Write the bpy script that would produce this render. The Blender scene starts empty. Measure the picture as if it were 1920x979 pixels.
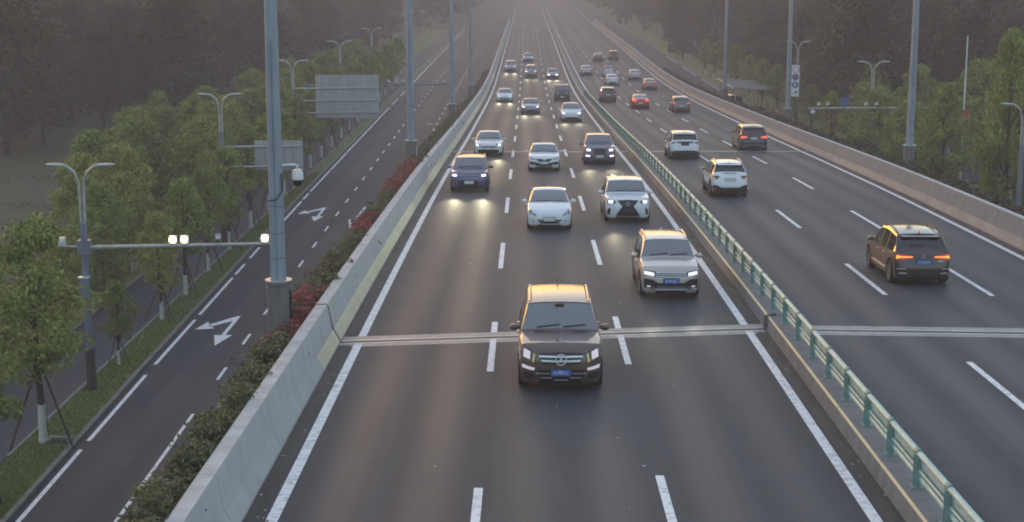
import bpy, math, random
from mathutils import Vector, Matrix, noise as mnoise
R = math.radians
random.seed(7)
S = bpy.context.scene
COL = S.collection

# ------------------------------------------------------------------ camera, sky, sun, exposure
H = 16.6
HAZE = 0.0017
SKY_STR = 0.07
CLOUD = (0.94, 0.98, 1.10)
CLOUD_STR = 0.055
SKY_SAT = 1.3
SKY_TINT = (0.97, 0.96, 0.96)
cam = bpy.data.cameras.new('camera')
cam.sensor_width = 36.0
cam.lens = 2857.0 / 1920.0 * 36.0
cam.clip_start = 0.5
cam.clip_end = 6000
co = bpy.data.objects.new('camera', cam)
COL.objects.link(co)
co.location = (0, 0, H)
co.rotation_euler = (math.pi / 2 - math.atan(549.5 / 2857.0), 0, 0.0097)
S.camera = co

SUN_EL, SUN_AZ = R(2.6), R(-24.0)          # azimuth measured from +Y towards +X
world = bpy.data.worlds.new('World')
S.world = world
world.use_nodes = True
wn = world.node_tree.nodes
wl = world.node_tree.links
bg = wn.get('Background') or wn.new('ShaderNodeBackground')
sky = wn.new('ShaderNodeTexSky')
sky.sky_type = 'NISHITA'
sky.sun_disc = False
sky.sun_elevation = SUN_EL
sky.sun_rotation = SUN_AZ
sky.air_density = 1.0
sky.dust_density = 2.2
sky.ozone_density = 1.6
hs = wn.new('ShaderNodeHueSaturation')
hs.inputs['Saturation'].default_value = SKY_SAT
tint = wn.new('ShaderNodeMix'); tint.data_type = 'RGBA'; tint.blend_type = 'MULTIPLY'
tint.inputs[0].default_value = 1.0
tint.inputs[7].default_value = (*SKY_TINT, 1)
wl.new(sky.outputs[0], hs.inputs['Color'])
wl.new(hs.outputs[0], tint.inputs[6])
wl.new(tint.outputs[2], bg.inputs[0])
bg.inputs[1].default_value = SKY_STR
cloud = wn.new('ShaderNodeBackground')          # even dusk cloud layer over the clear sky glow
cloud.inputs[0].default_value = (*CLOUD, 1)
cloud.inputs[1].default_value = CLOUD_STR
addw = wn.new('ShaderNodeAddShader')
wl.new(bg.outputs[0], addw.inputs[0])
wl.new(cloud.outputs[0], addw.inputs[1])
wl.new(addw.outputs[0], wn['World Output'].inputs[0])

sl = bpy.data.lights.new('sun', 'SUN')
sl.energy = 0.04
sl.angle = R(45)
sl.color = (1.0, 0.50, 0.20)
so = bpy.data.objects.new('sun', sl)
COL.objects.link(so)
sd = Vector((math.sin(SUN_AZ) * math.cos(SUN_EL), math.cos(SUN_AZ) * math.cos(SUN_EL), math.sin(SUN_EL)))
so.rotation_euler = sd.to_track_quat('Z', 'Y').to_euler()

vs = S.view_settings
vs.view_transform = 'Standard'
vs.look = 'None'
vs.gamma = 1.0
vs.exposure = 2.95
S.cycles.use_denoising = True
S.cycles.max_bounces = 6
S.cycles.volume_bounces = 1
S.cycles.caustics_reflective = False
S.cycles.caustics_refractive = False
S.cycles.sample_clamp_indirect = 4.0
S.cycles.filter_width = 1.9

# ------------------------------------------------------------------ helpers
PD = [-60, 0, 27.5, 42.8, 57.9, 73.5, 88.7, 104, 119.6, 134.5, 148.8, 197.5, 230, 260, 320, 2000]
PZ = [8.6, 7.5, 6.93, 6.60, 6.18, 5.66, 5.05, 4.36, 3.66, 3.04, 2.46, 0.76, .20, .07, .05, .05]
def _slopes():
    n = len(PD)
    d = [(PZ[i + 1] - PZ[i]) / (PD[i + 1] - PD[i]) for i in range(n - 1)]
    return [d[0]] + [(d[i - 1] * (PD[i + 1] - PD[i]) + d[i] * (PD[i] - PD[i - 1])) / (PD[i + 1] - PD[i - 1]) for i in range(1, n - 1)] + [d[-1]]
PM = _slopes()
def prof(y):
    if y <= PD[0]: return PZ[0]
    if y >= PD[-2]: return PZ[-2]
    for i in range(len(PD) - 1):
        if y < PD[i + 1]:
            h = PD[i + 1] - PD[i]
            t = (y - PD[i]) / h
            t2, t3 = t * t, t * t * t
            return (2 * t3 - 3 * t2 + 1) * PZ[i] + (t3 - 2 * t2 + t) * h * PM[i] + (-2 * t3 + 3 * t2) * PZ[i + 1] + (t3 - t2) * h * PM[i + 1]
def lerp(a, b, t): return a + (b - a) * t
def interp(x, xs, ys):
    if x <= xs[0]: return ys[0]
    for i in range(len(xs) - 1):
        if x <= xs[i + 1]:
            return lerp(ys[i], ys[i + 1], (x - xs[i]) / (xs[i + 1] - xs[i]))
    return ys[-1]
def xr(y): return interp(y, [20, 54, 66, 88, 122, 182, 300], [17.9, 17.95, 18.05, 18.3, 18.9, 19.6, 19.9])   # right edge line
def xf(y): return interp(y, [20, 44, 61, 91, 114, 147, 201, 275, 600], [-15.2, -15.5, -15.8, -16.15, -16.35, -16.5, -16.7, -16.9, -17.2])  # frontage edge line

class MB:
    def __init__(s): s.v = []; s.f = []; s.m = []
    def add(s, vs, fs, m=0):
        b = len(s.v)
        s.v += [tuple(p) for p in vs]
        s.f += [tuple(b + i for i in f) for f in fs]
        s.m += [m] * len(fs)
    def box(s, c, d, m=0, rz=0, rx=0, ry=0):
        x, y, z = d[0] / 2, d[1] / 2, d[2] / 2
        pts = [Vector((a * x, b * y, e * z)) for e in (-1, 1) for b in (-1, 1) for a in (-1, 1)]
        if rz or rx or ry:
            Mx = Matrix.Rotation(rz, 3, 'Z') @ Matrix.Rotation(ry, 3, 'Y') @ Matrix.Rotation(rx, 3, 'X')
            pts = [Mx @ p for p in pts]
        cv = Vector(c)
        s.add([p + cv for p in pts], [(0, 2, 3, 1), (4, 5, 7, 6), (0, 1, 5, 4), (2, 6, 7, 3), (0, 4, 6, 2), (1, 3, 7, 5)], m)
    def grid(s, rows, m=0, closed=False, flip=False):
        n = len(rows[0]); b = len(s.v)
        for r in rows: s.v += [tuple(p) for p in r]
        for i in range(len(rows) - 1):
            for j in range(n if closed else n - 1):
                k = (j + 1) % n
                q = (b + i * n + j, b + i * n + k, b + (i + 1) * n + k, b + (i + 1) * n + j)
                s.f.append(q[::-1] if flip else q); s.m.append(m)
    def tube(s, path, r, n=8, m=0, cap=True, up=None):
        P = [Vector(p) for p in path]
        rr = r if isinstance(r, (list, tuple)) else [r] * len(P)
        rows = []
        for i, p in enumerate(P):
            t = (P[min(i + 1, len(P) - 1)] - P[max(i - 1, 0)]).normalized()
            a = Vector((0, 0, 1)) if abs(t.z) < 0.9 else Vector((0, 1, 0))
            u = t.cross(a).normalized(); w = u.cross(t)
            rows.append([p + (u * math.cos(2 * math.pi * k / n) + w * math.sin(2 * math.pi * k / n)) * rr[i] for k in range(n)])
        b = len(s.v)
        s.grid(rows, m, True)
        if cap:
            s.f.append(tuple(b + k for k in range(n))[::-1]); s.m.append(m)
            e = b + (len(rows) - 1) * n
            s.f.append(tuple(e + k for k in range(n))); s.m.append(m)
    def lathe(s, prof_, n=16, m=0, axis='Z', c=(0, 0, 0)):
        rows = []
        for r, h in prof_:
            row = []
            for k in range(n):
                a = 2 * math.pi * k / n
                x, y, z = r * math.cos(a), r * math.sin(a), h
                if axis == 'X': x, y, z = h, r * math.cos(a), r * math.sin(a)
                if axis == 'Y': x, y, z = r * math.sin(a), h, r * math.cos(a)
                row.append((x + c[0], y + c[1], z + c[2]))
            rows.append(row)
        s.grid(rows, m, True)
    def prism(s, poly, y0, y1, m=0):      # polygon in x,z extruded along y
        n = len(poly)
        s.add([(x, y0, z) for x, z in poly] + [(x, y1, z) for x, z in poly],
              [tuple(range(n)), tuple(range(2 * n - 1, n - 1, -1))] + [(i, i + n, (i + 1) % n + n, (i + 1) % n) for i in range(n)], m)
    def flat(s, poly, z, m=0):
        s.add([(x, y, z) for x, y in poly], [tuple(range(len(poly)))], m)
    def build(s, name, mats, parent=None, smooth=None, **props):
        me = bpy.data.meshes.new(name)
        me.from_pydata(s.v, [], s.f)
        for mt in (mats if isinstance(mats, (list, tuple)) else [mats]): me.materials.append(mt)
        if isinstance(mats, (list, tuple)) and len(mats) > 1: me.polygons.foreach_set('material_index', s.m)
        if smooth is not None:
            me.shade_smooth()
            if smooth < 179: me.set_sharp_from_angle(angle=R(smooth))
        me.update()
        return link(name, me, parent, **props)
def link(name, data, parent=None, **props):
    o = bpy.data.objects.new(name, data)
    COL.objects.link(o)
    if parent is not None: o.parent = parent
    for k, v in props.items():
        if v is not None: o[k] = v
    return o
def thing(name, label, cat, loc=(0, 0, 0), rz=0, group=None):
    o = link(name, None, None, label=label, category=cat, group=group)
    o.location = loc
    o.rotation_euler = (0, 0, rz)
    return o
KIDS = {}
def kids(o): return [c for c in COL.objects if c.parent is o]
def dup(src, loc, rz=None, label=None, scale=None, tree=None):
    r = src.copy(); COL.objects.link(r); r.location = loc
    if rz is not None: r.rotation_euler = (0, 0, rz)
    if scale is not None: r.scale = scale if isinstance(scale, (tuple, list)) else (scale,) * 3
    if label: r['label'] = label
    if src.name not in KIDS:
        KIDS[src.name] = [(c, kids(c)) for c in kids(src)]
    for c, gs in KIDS[src.name]:
        k = c.copy(); COL.objects.link(k); k.parent = r
        for g in gs:
            h = g.copy(); COL.objects.link(h); h.parent = k
    return r

# ------------------------------------------------------------------ materials
def mat(name, col, rough=0.6, metal=0.0, col2=None, scale=3.0, detail=4.0, stretch=(1, 1, 1), lo=0.35, hi=0.65, bump=0.0, bscale=40.0, spec=0.5,
        coat=0.0, emit=None, es=0.0, island=False, rough2=None):
    m = bpy.data.materials.new(name)
    m.use_nodes = True
    nt = m.node_tree
    b = nt.nodes['Principled BSDF']
    b.inputs['Base Color'].default_value = (*col, 1)
    b.inputs['Roughness'].default_value = rough
    b.inputs['Metallic'].default_value = metal
    b.inputs['Specular IOR Level'].default_value = spec
    if coat:
        b.inputs['Coat Weight'].default_value = coat
        b.inputs['Coat Roughness'].default_value = 0.06
    if emit:
        b.inputs['Emission Color'].default_value = (*emit, 1)
        b.inputs['Emission Strength'].default_value = es
    if col2 is not None or bump or rough2 is not None:
        tc = nt.nodes.new('ShaderNodeTexCoord')
        mp = nt.nodes.new('ShaderNodeMapping')
        mp.inputs['Scale'].default_value = stretch
        nt.links.new(tc.outputs['Object'], mp.inputs[0])
    if col2 is not None or rough2 is not None:
        if island:
            g = nt.nodes.new('ShaderNodeNewGeometry'); src = g.outputs['Random Per Island']
        else:
            nz = nt.nodes.new('ShaderNodeTexNoise')
            nz.inputs['Scale'].default_value = scale
            nz.inputs['Detail'].default_value = detail
            nt.links.new(mp.outputs[0], nz.inputs['Vector']); src = nz.outputs[0]
        rp = nt.nodes.new('ShaderNodeMapRange')
        rp.inputs[1].default_value = 0.0 if island else lo
        rp.inputs[2].default_value = 1.0 if island else hi
        nt.links.new(src, rp.inputs[0])
        if col2 is not None:
            mx = nt.nodes.new('ShaderNodeMix'); mx.data_type = 'RGBA'
            mx.inputs[6].default_value = (*col, 1); mx.inputs[7].default_value = (*col2, 1)
            nt.links.new(rp.outputs[0], mx.inputs[0])
            nt.links.new(mx.outputs[2], b.inputs['Base Color'])
        if rough2 is not None:
            m2 = nt.nodes.new('ShaderNodeMapRange')
            m2.inputs[3].default_value = rough; m2.inputs[4].default_value = rough2
            nt.links.new(rp.outputs[0], m2.inputs[0])
            nt.links.new(m2.outputs[0], b.inputs['Roughness'])
    if bump:
        n2 = nt.nodes.new('ShaderNodeTexNoise')
        n2.inputs['Scale'].default_value = bscale
        n2.inputs['Detail'].default_value = 3
        nt.links.new(mp.outputs[0], n2.inputs['Vector'])
        bp = nt.nodes.new('ShaderNodeBump')
        bp.inputs['Strength'].default_value = bump
        bp.inputs['Distance'].default_value = 0.02
        nt.links.new(n2.outputs[0], bp.inputs['Height'])
        nt.links.new(bp.outputs[0], b.inputs['Normal'])
    return m

def asphalt(name, base, tint, lanes=(), rough=0.60):
    """Worn asphalt: fine grain, long stains along the traffic, wheel-polished bands across each lane with reflected light painted into their colour."""
    m = bpy.data.materials.new(name); m.use_nodes = True
    nt = m.node_tree; N = nt.nodes; L = nt.links
    b = N['Principled BSDF']
    g = N.new('ShaderNodeTexCoord')
    def noise(sc, stretch, det=4):
        mp = N.new('ShaderNodeMapping'); mp.inputs['Scale'].default_value = stretch
        L.new(g.outputs['Object'], mp.inputs[0])
        t = N.new('ShaderNodeTexNoise'); t.inputs['Scale'].default_value = sc; t.inputs['Detail'].default_value = det
        L.new(mp.outputs[0], t.inputs['Vector']); return t.outputs[0]
    def rng(src, a, c, lo=0.0, hi=1.0):
        r = N.new('ShaderNodeMapRange'); r.inputs[1].default_value = a; r.inputs[2].default_value = c
        r.inputs[3].default_value = lo; r.inputs[4].default_value = hi
        L.new(src, r.inputs[0]); return r.outputs[0]
    def mix(f, a, c):
        x = N.new('ShaderNodeMix'); x.data_type = 'RGBA'
        L.new(f, x.inputs[0])
        for i, v in ((6, a), (7, c)):
            if isinstance(v, tuple): x.inputs[i].default_value = (*v, 1)
            else: L.new(v, x.inputs[i])
        return x.outputs[2]
    long_ = rng(noise(0.55, (1.6, 0.035, 1)), 0.36, 0.66)
    c = mix(long_, tuple(x * 0.86 for x in base), tuple(x * 1.12 for x in base))
    if lanes:
        sx = N.new('ShaderNodeSeparateXYZ'); L.new(g.outputs['Object'], sx.inputs[0])
        acc = None
        for lx in lanes:
            sb = N.new('ShaderNodeMath'); sb.operation = 'SUBTRACT'; L.new(sx.outputs[0], sb.inputs[0]); sb.inputs[1].default_value = lx
            ab = N.new('ShaderNodeMath'); ab.operation = 'ABSOLUTE'; L.new(sb.outputs[0], ab.inputs[0])
            s2 = N.new('ShaderNodeMath'); s2.operation = 'SUBTRACT'; L.new(ab.outputs[0], s2.inputs[0]); s2.inputs[1].default_value = 0.78
            a2 = N.new('ShaderNodeMath'); a2.operation = 'ABSOLUTE'; L.new(s2.outputs[0], a2.inputs[0])
            v = rng(a2.outputs[0], 0.15, 0.75, 1.0, 0.0)
            if acc is None: acc = v
            else:
                mxm = N.new('ShaderNodeMath'); mxm.operation = 'MAXIMUM'; L.new(acc, mxm.inputs[0]); L.new(v, mxm.inputs[1]); acc = mxm.outputs[0]
        mod = N.new('ShaderNodeMath'); mod.operation = 'MULTIPLY'; L.new(acc, mod.inputs[0])
        L.new(rng(noise(0.4, (0.8, 0.05, 1)), 0.3, 0.6, 0.35, 1.0), mod.inputs[1])
        c = mix(mod.outputs[0], c, tint)  # wheel tracks, with road reflections painted in as a paler tint
        L.new(rng(mod.outputs[0], 0, 1, rough + 0.08, rough - 0.05), b.inputs['Roughness'])
    else:
        L.new(rng(long_, 0, 1, rough + 0.06, rough - 0.04), b.inputs['Roughness'])
    blot = rng(noise(0.23, (1, 0.5, 1), 5), 0.5, 0.72)
    c = mix(rng(blot, 0, 1, 0, 0.35), c, tuple(x * 0.7 for x in base))
    mott = noise(2.2, (1, .45, 1), 6)
    c = mix(rng(mott, .38, .68, 0, .28), c, tuple(x * 1.4 for x in base))
    streak = noise(1.0, (5.0, .02, 1), 3)
    c = mix(rng(streak, .52, .7, 0, .30), c, tuple(x * .55 for x in base))
    grain = noise(70, (1, 1, 1), 2)
    c = mix(rng(grain, 0.35, 0.75, 0, 0.4), c, tuple(x * 1.5 for x in base))
    L.new(c, b.inputs['Base Color'])
    bp = N.new('ShaderNodeBump'); bp.inputs['Strength'].default_value = 0.25; bp.inputs['Distance'].default_value = 0.01
    L.new(grain, bp.inputs['Height']); L.new(bp.outputs[0], b.inputs['Normal'])
    b.inputs['Specular IOR Level'].default_value = 0.22
    return m

m_road = asphalt('asphalt_viaduct', (.046, .053, .063), (.068, .068, .076), (-2.65, .83, 4.4, 9.6, 12.95, 16.3))
m_front = asphalt('asphalt_frontage', (.040, .046, .056), (.052, .055, .064), (), 0.72)
m_pathm = asphalt('asphalt_footpath', (.056, .062, .074), (.08, .08, .08), (), 0.75)
m_gutter = mat('gutter_dust', (.035, .033, .033), .75, col2=(.065, .06, .057), scale=2.0, stretch=(1, .3, 1), bump=.2, bscale=30)
m_white = mat('road_paint', (.80, .81, .82), .6, col2=(.34, .35, .36), scale=6.0, detail=10, lo=.48, hi=.78)
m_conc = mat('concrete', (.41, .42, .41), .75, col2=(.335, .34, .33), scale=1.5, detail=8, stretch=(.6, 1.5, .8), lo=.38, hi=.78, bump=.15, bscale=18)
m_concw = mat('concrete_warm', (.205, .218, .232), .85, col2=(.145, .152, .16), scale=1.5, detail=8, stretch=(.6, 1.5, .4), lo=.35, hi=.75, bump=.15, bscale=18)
m_conctop = mat('concrete_top', (.52, .52, .51), .8, col2=(.38, .38, .37), scale=2.2, detail=7)
m_yellow = mat('faded_yellow_paint', (.58, .54, .34), .6, col2=(.46, .44, .34), scale=2.5, detail=8, stretch=(1, .35, 1), lo=.4, hi=.75)
m_cream = mat('dirty_white_paint', (.235, .245, .265), .7, col2=(.18, .185, .20), scale=2.5, detail=8, stretch=(1, .35, 1))
m_rub = mat('joint_rubber', (.02, .02, .022), .6)
m_jsteel = mat('joint_steel', (.55, .54, .51), .4, .3, col2=(.30, .29, .27), scale=4, stretch=(.4, 3, 1), lo=.4, hi=.65)
m_jconc = mat('joint_concrete', (.33, .325, .315), .5, col2=(.22, .22, .215), scale=4)
m_soff = mat('deck_concrete', (.28, .28, .27), .85, col2=(.2, .2, .2), scale=.8)
m_rail = mat('green_rail_paint', (.22, .36, .32), .5, col2=(.17, .28, .25), scale=5, detail=6, bump=.05)
m_rail2 = mat('green_rail_light', (.46, .62, .57), .45, col2=(.35, .50, .46), scale=4, detail=6)
m_galv = mat('blue_grey_steel', (.30, .36, .43), .45, .15, col2=(.24, .29, .35), scale=2.5, detail=6, stretch=(1, 1, .25))
m_sleeve = mat('pole_sleeve', (.19, .18, .18), .55, .1, col2=(.14, .13, .13), scale=3, detail=6, stretch=(2, 2, .3))
m_post = mat('lamp_post_steel', (.20, .24, .30), .5, .15, col2=(.15, .18, .23), scale=3, detail=6, stretch=(1, 1, .3))
m_bark2 = mat('brown_base_paint', (.075, .055, .05), .7, col2=(.05, .04, .038), scale=6)
m_arm = mat('pale_steel', (.46, .47, .48), .4, .2, col2=(.36, .37, .38), scale=4)
m_signback = mat('sign_back_aluminium', (.40, .42, .45), .45, .35, col2=(.33, .35, .38), scale=2.5, stretch=(1, 1, .3))
m_black = mat('black_plastic', (.012, .012, .013), .5, bump=.05)
m_wplast = mat('white_plastic', (.72, .72, .72), .35, col2=(.64, .64, .64), scale=6)
m_lampon = mat('lit_strobe_lamp', (.9, .85, .7), .3, emit=(1.0, .78, .34), es=4)
m_lamphead = mat('lamp_head_grey', (.42, .43, .45), .45, col2=(.34, .35, .37), scale=5)
m_grass = mat('lawn', (.095, .125, .028), .9, col2=(.14, .16, .042), scale=1.6, detail=8, lo=.3, hi=.7, bump=.5, bscale=14)
m_blade = mat('grass_blades', (.10, .14, .028), .8, col2=(.19, .21, .055), island=True)
m_ground = mat('rough_ground', (.080, .064, .036), .95, col2=(.062, .074, .026), scale=.12, detail=8, lo=.35, hi=.65, bump=.5, bscale=3)
m_kerb = mat('kerb_stone', (.13, .13, .12), .85, col2=(.19, .19, .18), scale=2.2, detail=6)
m_kerbl = mat('pale_kerb_stone', (.24, .235, .22), .85, col2=(.17, .17, .16), scale=2.2, detail=6)
m_bark = mat('bark', (.060, .046, .036), .95, col2=(.035, .028, .023), scale=7, detail=6, stretch=(1, 1, .25), bump=.5, bscale=12)
m_lime = mat('limewash', (.66, .66, .62), .85, col2=(.48, .48, .44), scale=8, detail=6)
m_stake = mat('stake_wood', (.035, .032, .028), .8, col2=(.06, .05, .042), scale=6)
def leafmat(n, a, b, cl=1.1):
    m = mat(n, a, .6, col2=b, island=True)
    nt = m.node_tree
    rp = next(n for n in nt.nodes if n.type == 'MAP_RANGE')
    isl = rp.inputs[0].links[0].from_socket
    nz = nt.nodes.new('ShaderNodeTexNoise'); nz.inputs['Scale'].default_value = cl; nz.inputs['Detail'].default_value = 2  # noise paints top-lit and shaded clumps into the leaf colour
    mp = next(n for n in nt.nodes if n.type == 'MAPPING')
    nt.links.new(mp.outputs[0], nz.inputs['Vector'])
    r2 = nt.nodes.new('ShaderNodeMapRange'); r2.inputs[1].default_value = .36; r2.inputs[2].default_value = .64
    nt.links.new(nz.outputs[0], r2.inputs[0])
    mx = nt.nodes.new('ShaderNodeMix'); mx.inputs[0].default_value = .6
    nt.links.new(isl, mx.inputs[2]); nt.links.new(r2.outputs[0], mx.inputs[3])
    nt.links.new(mx.outputs[0], rp.inputs[0])
    pb = nt.nodes['Principled BSDF']                 # thin leaves let part of the light through
    tr = nt.nodes.new('ShaderNodeBsdfTranslucent')
    nt.links.new(pb.inputs['Base Color'].links[0].from_socket, tr.inputs['Color'])
    ms = nt.nodes.new('ShaderNodeMixShader'); ms.inputs[0].default_value = .18
    nt.links.new(pb.outputs[0], ms.inputs[1]); nt.links.new(tr.outputs[0], ms.inputs[2])
    nt.links.new(ms.outputs[0], nt.nodes['Material Output'].inputs['Surface'])
    return m
m_leafA = leafmat('leaf_fresh_green', (.095, .14, .022), (.33, .39, .08))
m_leafB = leafmat('leaf_yellow_green', (.12, .145, .022), (.39, .41, .08))
m_leafC = leafmat('leaf_mid_green', (.075, .105, .02), (.26, .31, .065))
m_leafD = leafmat('leaf_dark_wood', (.022, .025, .010), (.054, .052, .024))
m_leafE = leafmat('leaf_olive_wood', (.034, .036, .012), (.078, .075, .03))
m_leafF = leafmat('leaf_brown_wood', (.028, .024, .013), (.06, .048, .028))
m_leafS = leafmat('shrub_leaf_olive', (.055, .066, .024), (.19, .185, .075))
m_leafBr = leafmat('shrub_leaf_bronze', (.070, .058, .028), (.18, .13, .062))
m_leafR = leafmat('shrub_flower_red', (.24, .05, .045), (.50, .11, .11))
m_leafH = leafmat('hedge_leaf_dark', (.040, .038, .018), (.095, .085, .045))

# ------------------------------------------------------------------ the ground and the lower roads
def sheet(name, x0, x1, y0, y1, z, m, step=None, **p):
    b = MB()
    ys = [y0]
    while ys[-1] < y1 - 1e-6: ys.append(min(y1, ys[-1] + (step or (y1 - y0))))
    f0 = x0 if callable(x0) else (lambda y: x0)
    f1 = x1 if callable(x1) else (lambda y: x1)
    zf = z if callable(z) else (lambda y: z)
    b.grid([[(f0(y), y, zf(y)), (f1(y), y, zf(y))] for y in ys])
    return b.build(name, m, None, **p)

sheet('ground', -700, 700, -90, 1500, -0.15, m_ground, kind='structure')
frontage = sheet('frontage_road', lambda y: xf(y) - .28, -4.9, -60, 1400, 0.0, m_front, 15, kind='structure')
frontage_r = sheet('frontage_road_right', 20.4, 27.0, -60, 1400, 0.0, m_front, 60, kind='structure')
sheet('grass_verge', -17.75, lambda y: xf(y) - .46, -60, 1400, .10, m_grass, 15, kind='structure')
sheet('footpath', -21.0, -17.9, -60, 1400, .02, m_pathm, 60, kind='structure')
sheet('grass_bank', -26.5, -21.15, -60, 420, .09, m_grass, 60, kind='structure')
sheet('grass_verge_right', 27.2, 32.0, -60, 1400, .08, m_grass, 60, kind='structure')
sheet('side_street', 32.2, 60, 120, 165, .0, m_front, kind='structure')
# kerbs: near stones one by one, far ones in a single run
def kerb_run(name, xfun, w, ztop, y0, ynear, y1, m, length=1.0, zb=-.12):
    base = None
    root = link(name, None, None, kind='structure')
    y = y0; i = 0
    while y < ynear:
        b = MB(); a0, a1 = xfun(y), xfun(y + length)
        dz = random.uniform(-.008, .008)
        q = [(a0 - w / 2, y + .012, zb), (a0 + w / 2, y + .012, zb), (a1 + w / 2, y + length - .012, zb), (a1 - w / 2, y + length - .012, zb)]
        b.add(q + [(p[0], p[1], ztop + dz) for p in q], [(4, 5, 6, 7), (0, 1, 5, 4), (1, 2, 6, 5), (2, 3, 7, 6), (3, 0, 4, 7)])
        b.build('kerb_stone', m, root)
        y += length
    b = MB()
    ys = [ynear]
    while ys[-1] < y1: ys.append(ys[-1] + 12)
    for k in (0,):
        b.grid([[(xfun(v) + w / 2, v, zb), (xfun(v) + w / 2, v, ztop), (xfun(v) - w / 2, v, ztop), (xfun(v) - w / 2, v, zb)] for v in ys])
    b.build('kerb_run', m, root)
kerb_run('kerb', lambda y: xf(y) - .37, .16, .13, 42, 118, 900, m_kerb, 1.0)
kerb_run('path_kerb', lambda y: -17.83, .12, .13, 50, 92, 900, m_kerbl, 1.0)
kerb_run('far_path_kerb', lambda y: -21.08, .12, .12, 54, 80, 600, m_kerbl, 1.0)
kerb_run('right_kerb', lambda y: 27.1, .16, .13, 118, 118.5, 900, m_kerbl, 1.0)

# markings on the lower road, parts of it
def quadline(parent, xa, xb, y0, y1, w, zf, m, name):
    """painted bar between (xa,y0) and (xb,y1), following the surface below it"""
    b = MB()
    n = max(1, int((y1 - y0) / 1.0))
    rows = []
    for i in range(n + 1):
        t = i / n; y = lerp(y0, y1, t); x = lerp(xa, xb, t)
        rows.append([(x - w / 2, y, zf(y)), (x + w / 2, y, zf(y))])
    b.grid(rows)
    return b.build(name, m, parent)
zfl = lambda y: .006
for a, c in ((30, 41.5), (43.6, 51.1), (52.1, 61.1), (62.8, 71.2), (72.3, 81.3), (82.2, 85.2), (87.0, 90.5), (92, 96.8), (98, 109), (110, 113)):
    quadline(frontage, xf(a), xf(c), a, c, .16, zfl, m_white, 'edge_line')
y = 114
while y < 420:
    quadline(frontage, xf(y), xf(y + 12), y, y + (12 if (y < 170 or y > 205) else 9), .16, zfl, m_white, 'edge_line'); y += 12.4
xd = lambda y: interp(y, [30, 46, 74, 102, 168, 217, 400], [-12.4, -12.53, -12.8, -13.0, -13.27, -13.35, -13.5])
quadline(frontage, xd(36), xd(55.5), 36, 55.5, .13, zfl, m_white, 'edge_line')
y = 61.3
while y < 300:
    quadline(frontage, xd(y), xd(y + 2), y - .95, y + 1.05, .13, zfl, m_white, 'lane_dash'); y += 6.0
y = 105
while y < 300:
    quadline(frontage, xd(y) + 3.5, xd(y + 2) + 3.5, y - 1, y + 1, .13, zfl, m_white, 'lane_dash'); y += 6.0
quadline(frontage, -10.45, -10.45, 164.4, 164.8, .8, zfl, m_white, 'stop_line')
def arrow_turn(cx, cy):
    """straight-ahead and turn arrow, its head towards the camera"""
    b = MB()
    P = lambda pts: b.flat([(cx + u, cy + v) for u, v in pts], .007)
    P([(-.09, -.3), (.09, -.3), (.09, 3.6), (-.09, 3.6)][::1])
    P([(0, -2.3), (.42, -.3), (-.42, -.3)])
    P([(-.09, 3.55), (-.09, 2.6), (-.95, 1.35), (-1.1, 1.75)][::-1])
    P([(-1.55, .75), (-.7, 1.0), (-1.25, 2.35)])
    for i, f in enumerate(b.f): pass
    return b.build('turn_arrow', m_white, frontage)
arrow_turn(-13.95, 68.4); arrow_turn(-14.2, 102.5)
b = MB(); b.flat([(-11.5 - .09, 100.8), (-11.5 + .09, 100.8), (-11.4 + .09, 106.5), (-11.4 - .09, 106.5)], .007); b.flat([(-11.52, 97.6), (-11.08, 100.8), (-11.95, 100.8)], .007)
b.build('straight_arrow', m_white, frontage)
for a in (120, 150, 180, 210, 240, 270):
    quadline(frontage_r, 26.6, 26.6, a, a + 24, .15, zfl, m_white, 'edge_line')
b = MB(); b.box((0, 0, .12), (.9, .14, .1)); b.box((-.38, -.2, .08), (.14, .4, .12)); b.box((.38, -.2, .08), (.14, .4, .12)); b.box((0, -.22, .03), (.62, .34, .02), 1)
o = b.build('drain_inlet', [m_kerbl, m_rub], None, label='small pale stone drain inlet in the grass at the kerb', category='drain'); o.location = (-16.55, 51.9, .06)

# ------------------------------------------------------------------ the viaduct: deck, edge walls, parapets, median
Y0, Y1 = -40, 1300
def ygrid(a, c):
    ys = [a]; v = math.floor(a) + 1
    while v < min(c, 330): ys.append(v); v += 1
    while v < c: ys.append(v); v += 20
    ys.append(c)
    return ys
def sweep(sec, a, c, m, name, parent=None, closed=False, caps=False, xfun=None, **p):
    b = MB(); rows = []
    for y in ygrid(a, c):
        ox = xfun(y) if xfun else 0; z = prof(y)
        rows.append([(x + ox, y, z + dz) for x, dz in sec])
    b.grid(rows, 0, closed)
    if caps:
        n = len(sec); e = (len(rows) - 1) * n
        b.f.append(tuple(range(n))[::-1]); b.m.append(0)
        b.f.append(tuple(e + k for k in range(n))); b.m.append(0)
    return b.build(name, m, parent, **p)
bm_ = MB(); rows = []
for y in ygrid(Y0, Y1):
    rows.append([(-5.04, y, prof(y)), (6.72, y, prof(y))])
bm_.grid(rows)
rows = []
for y in ygrid(Y0, Y1):
    rows.append([(7.35, y, prof(y)), (xr(y) + .5, y, prof(y))])
bm_.grid(rows)
road = bm_.build('viaduct_road', m_road, None, kind='structure')
for s_, fx in ((1, None), (-1, xr)):
    bb = MB(); rows = []
    for y in ygrid(Y0, 330):
        if fx is None: xo, xi = -5.4, -4.2
        else: xo, xi = fx(y) + .9, fx(y) - .3
        z = prof(y) - .004
        rows.append([(xi, y, z - .05), (xo, y, z - .05), (xo, y, z - 1.1), (xo + (.7 if fx is None else -.7), y, z - 1.6), (xo + (.7 if fx is None else -.7), y, -.3)])
    bb.grid(rows)
    bb.build('ramp_wall', m_soff, None, kind='structure')
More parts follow.
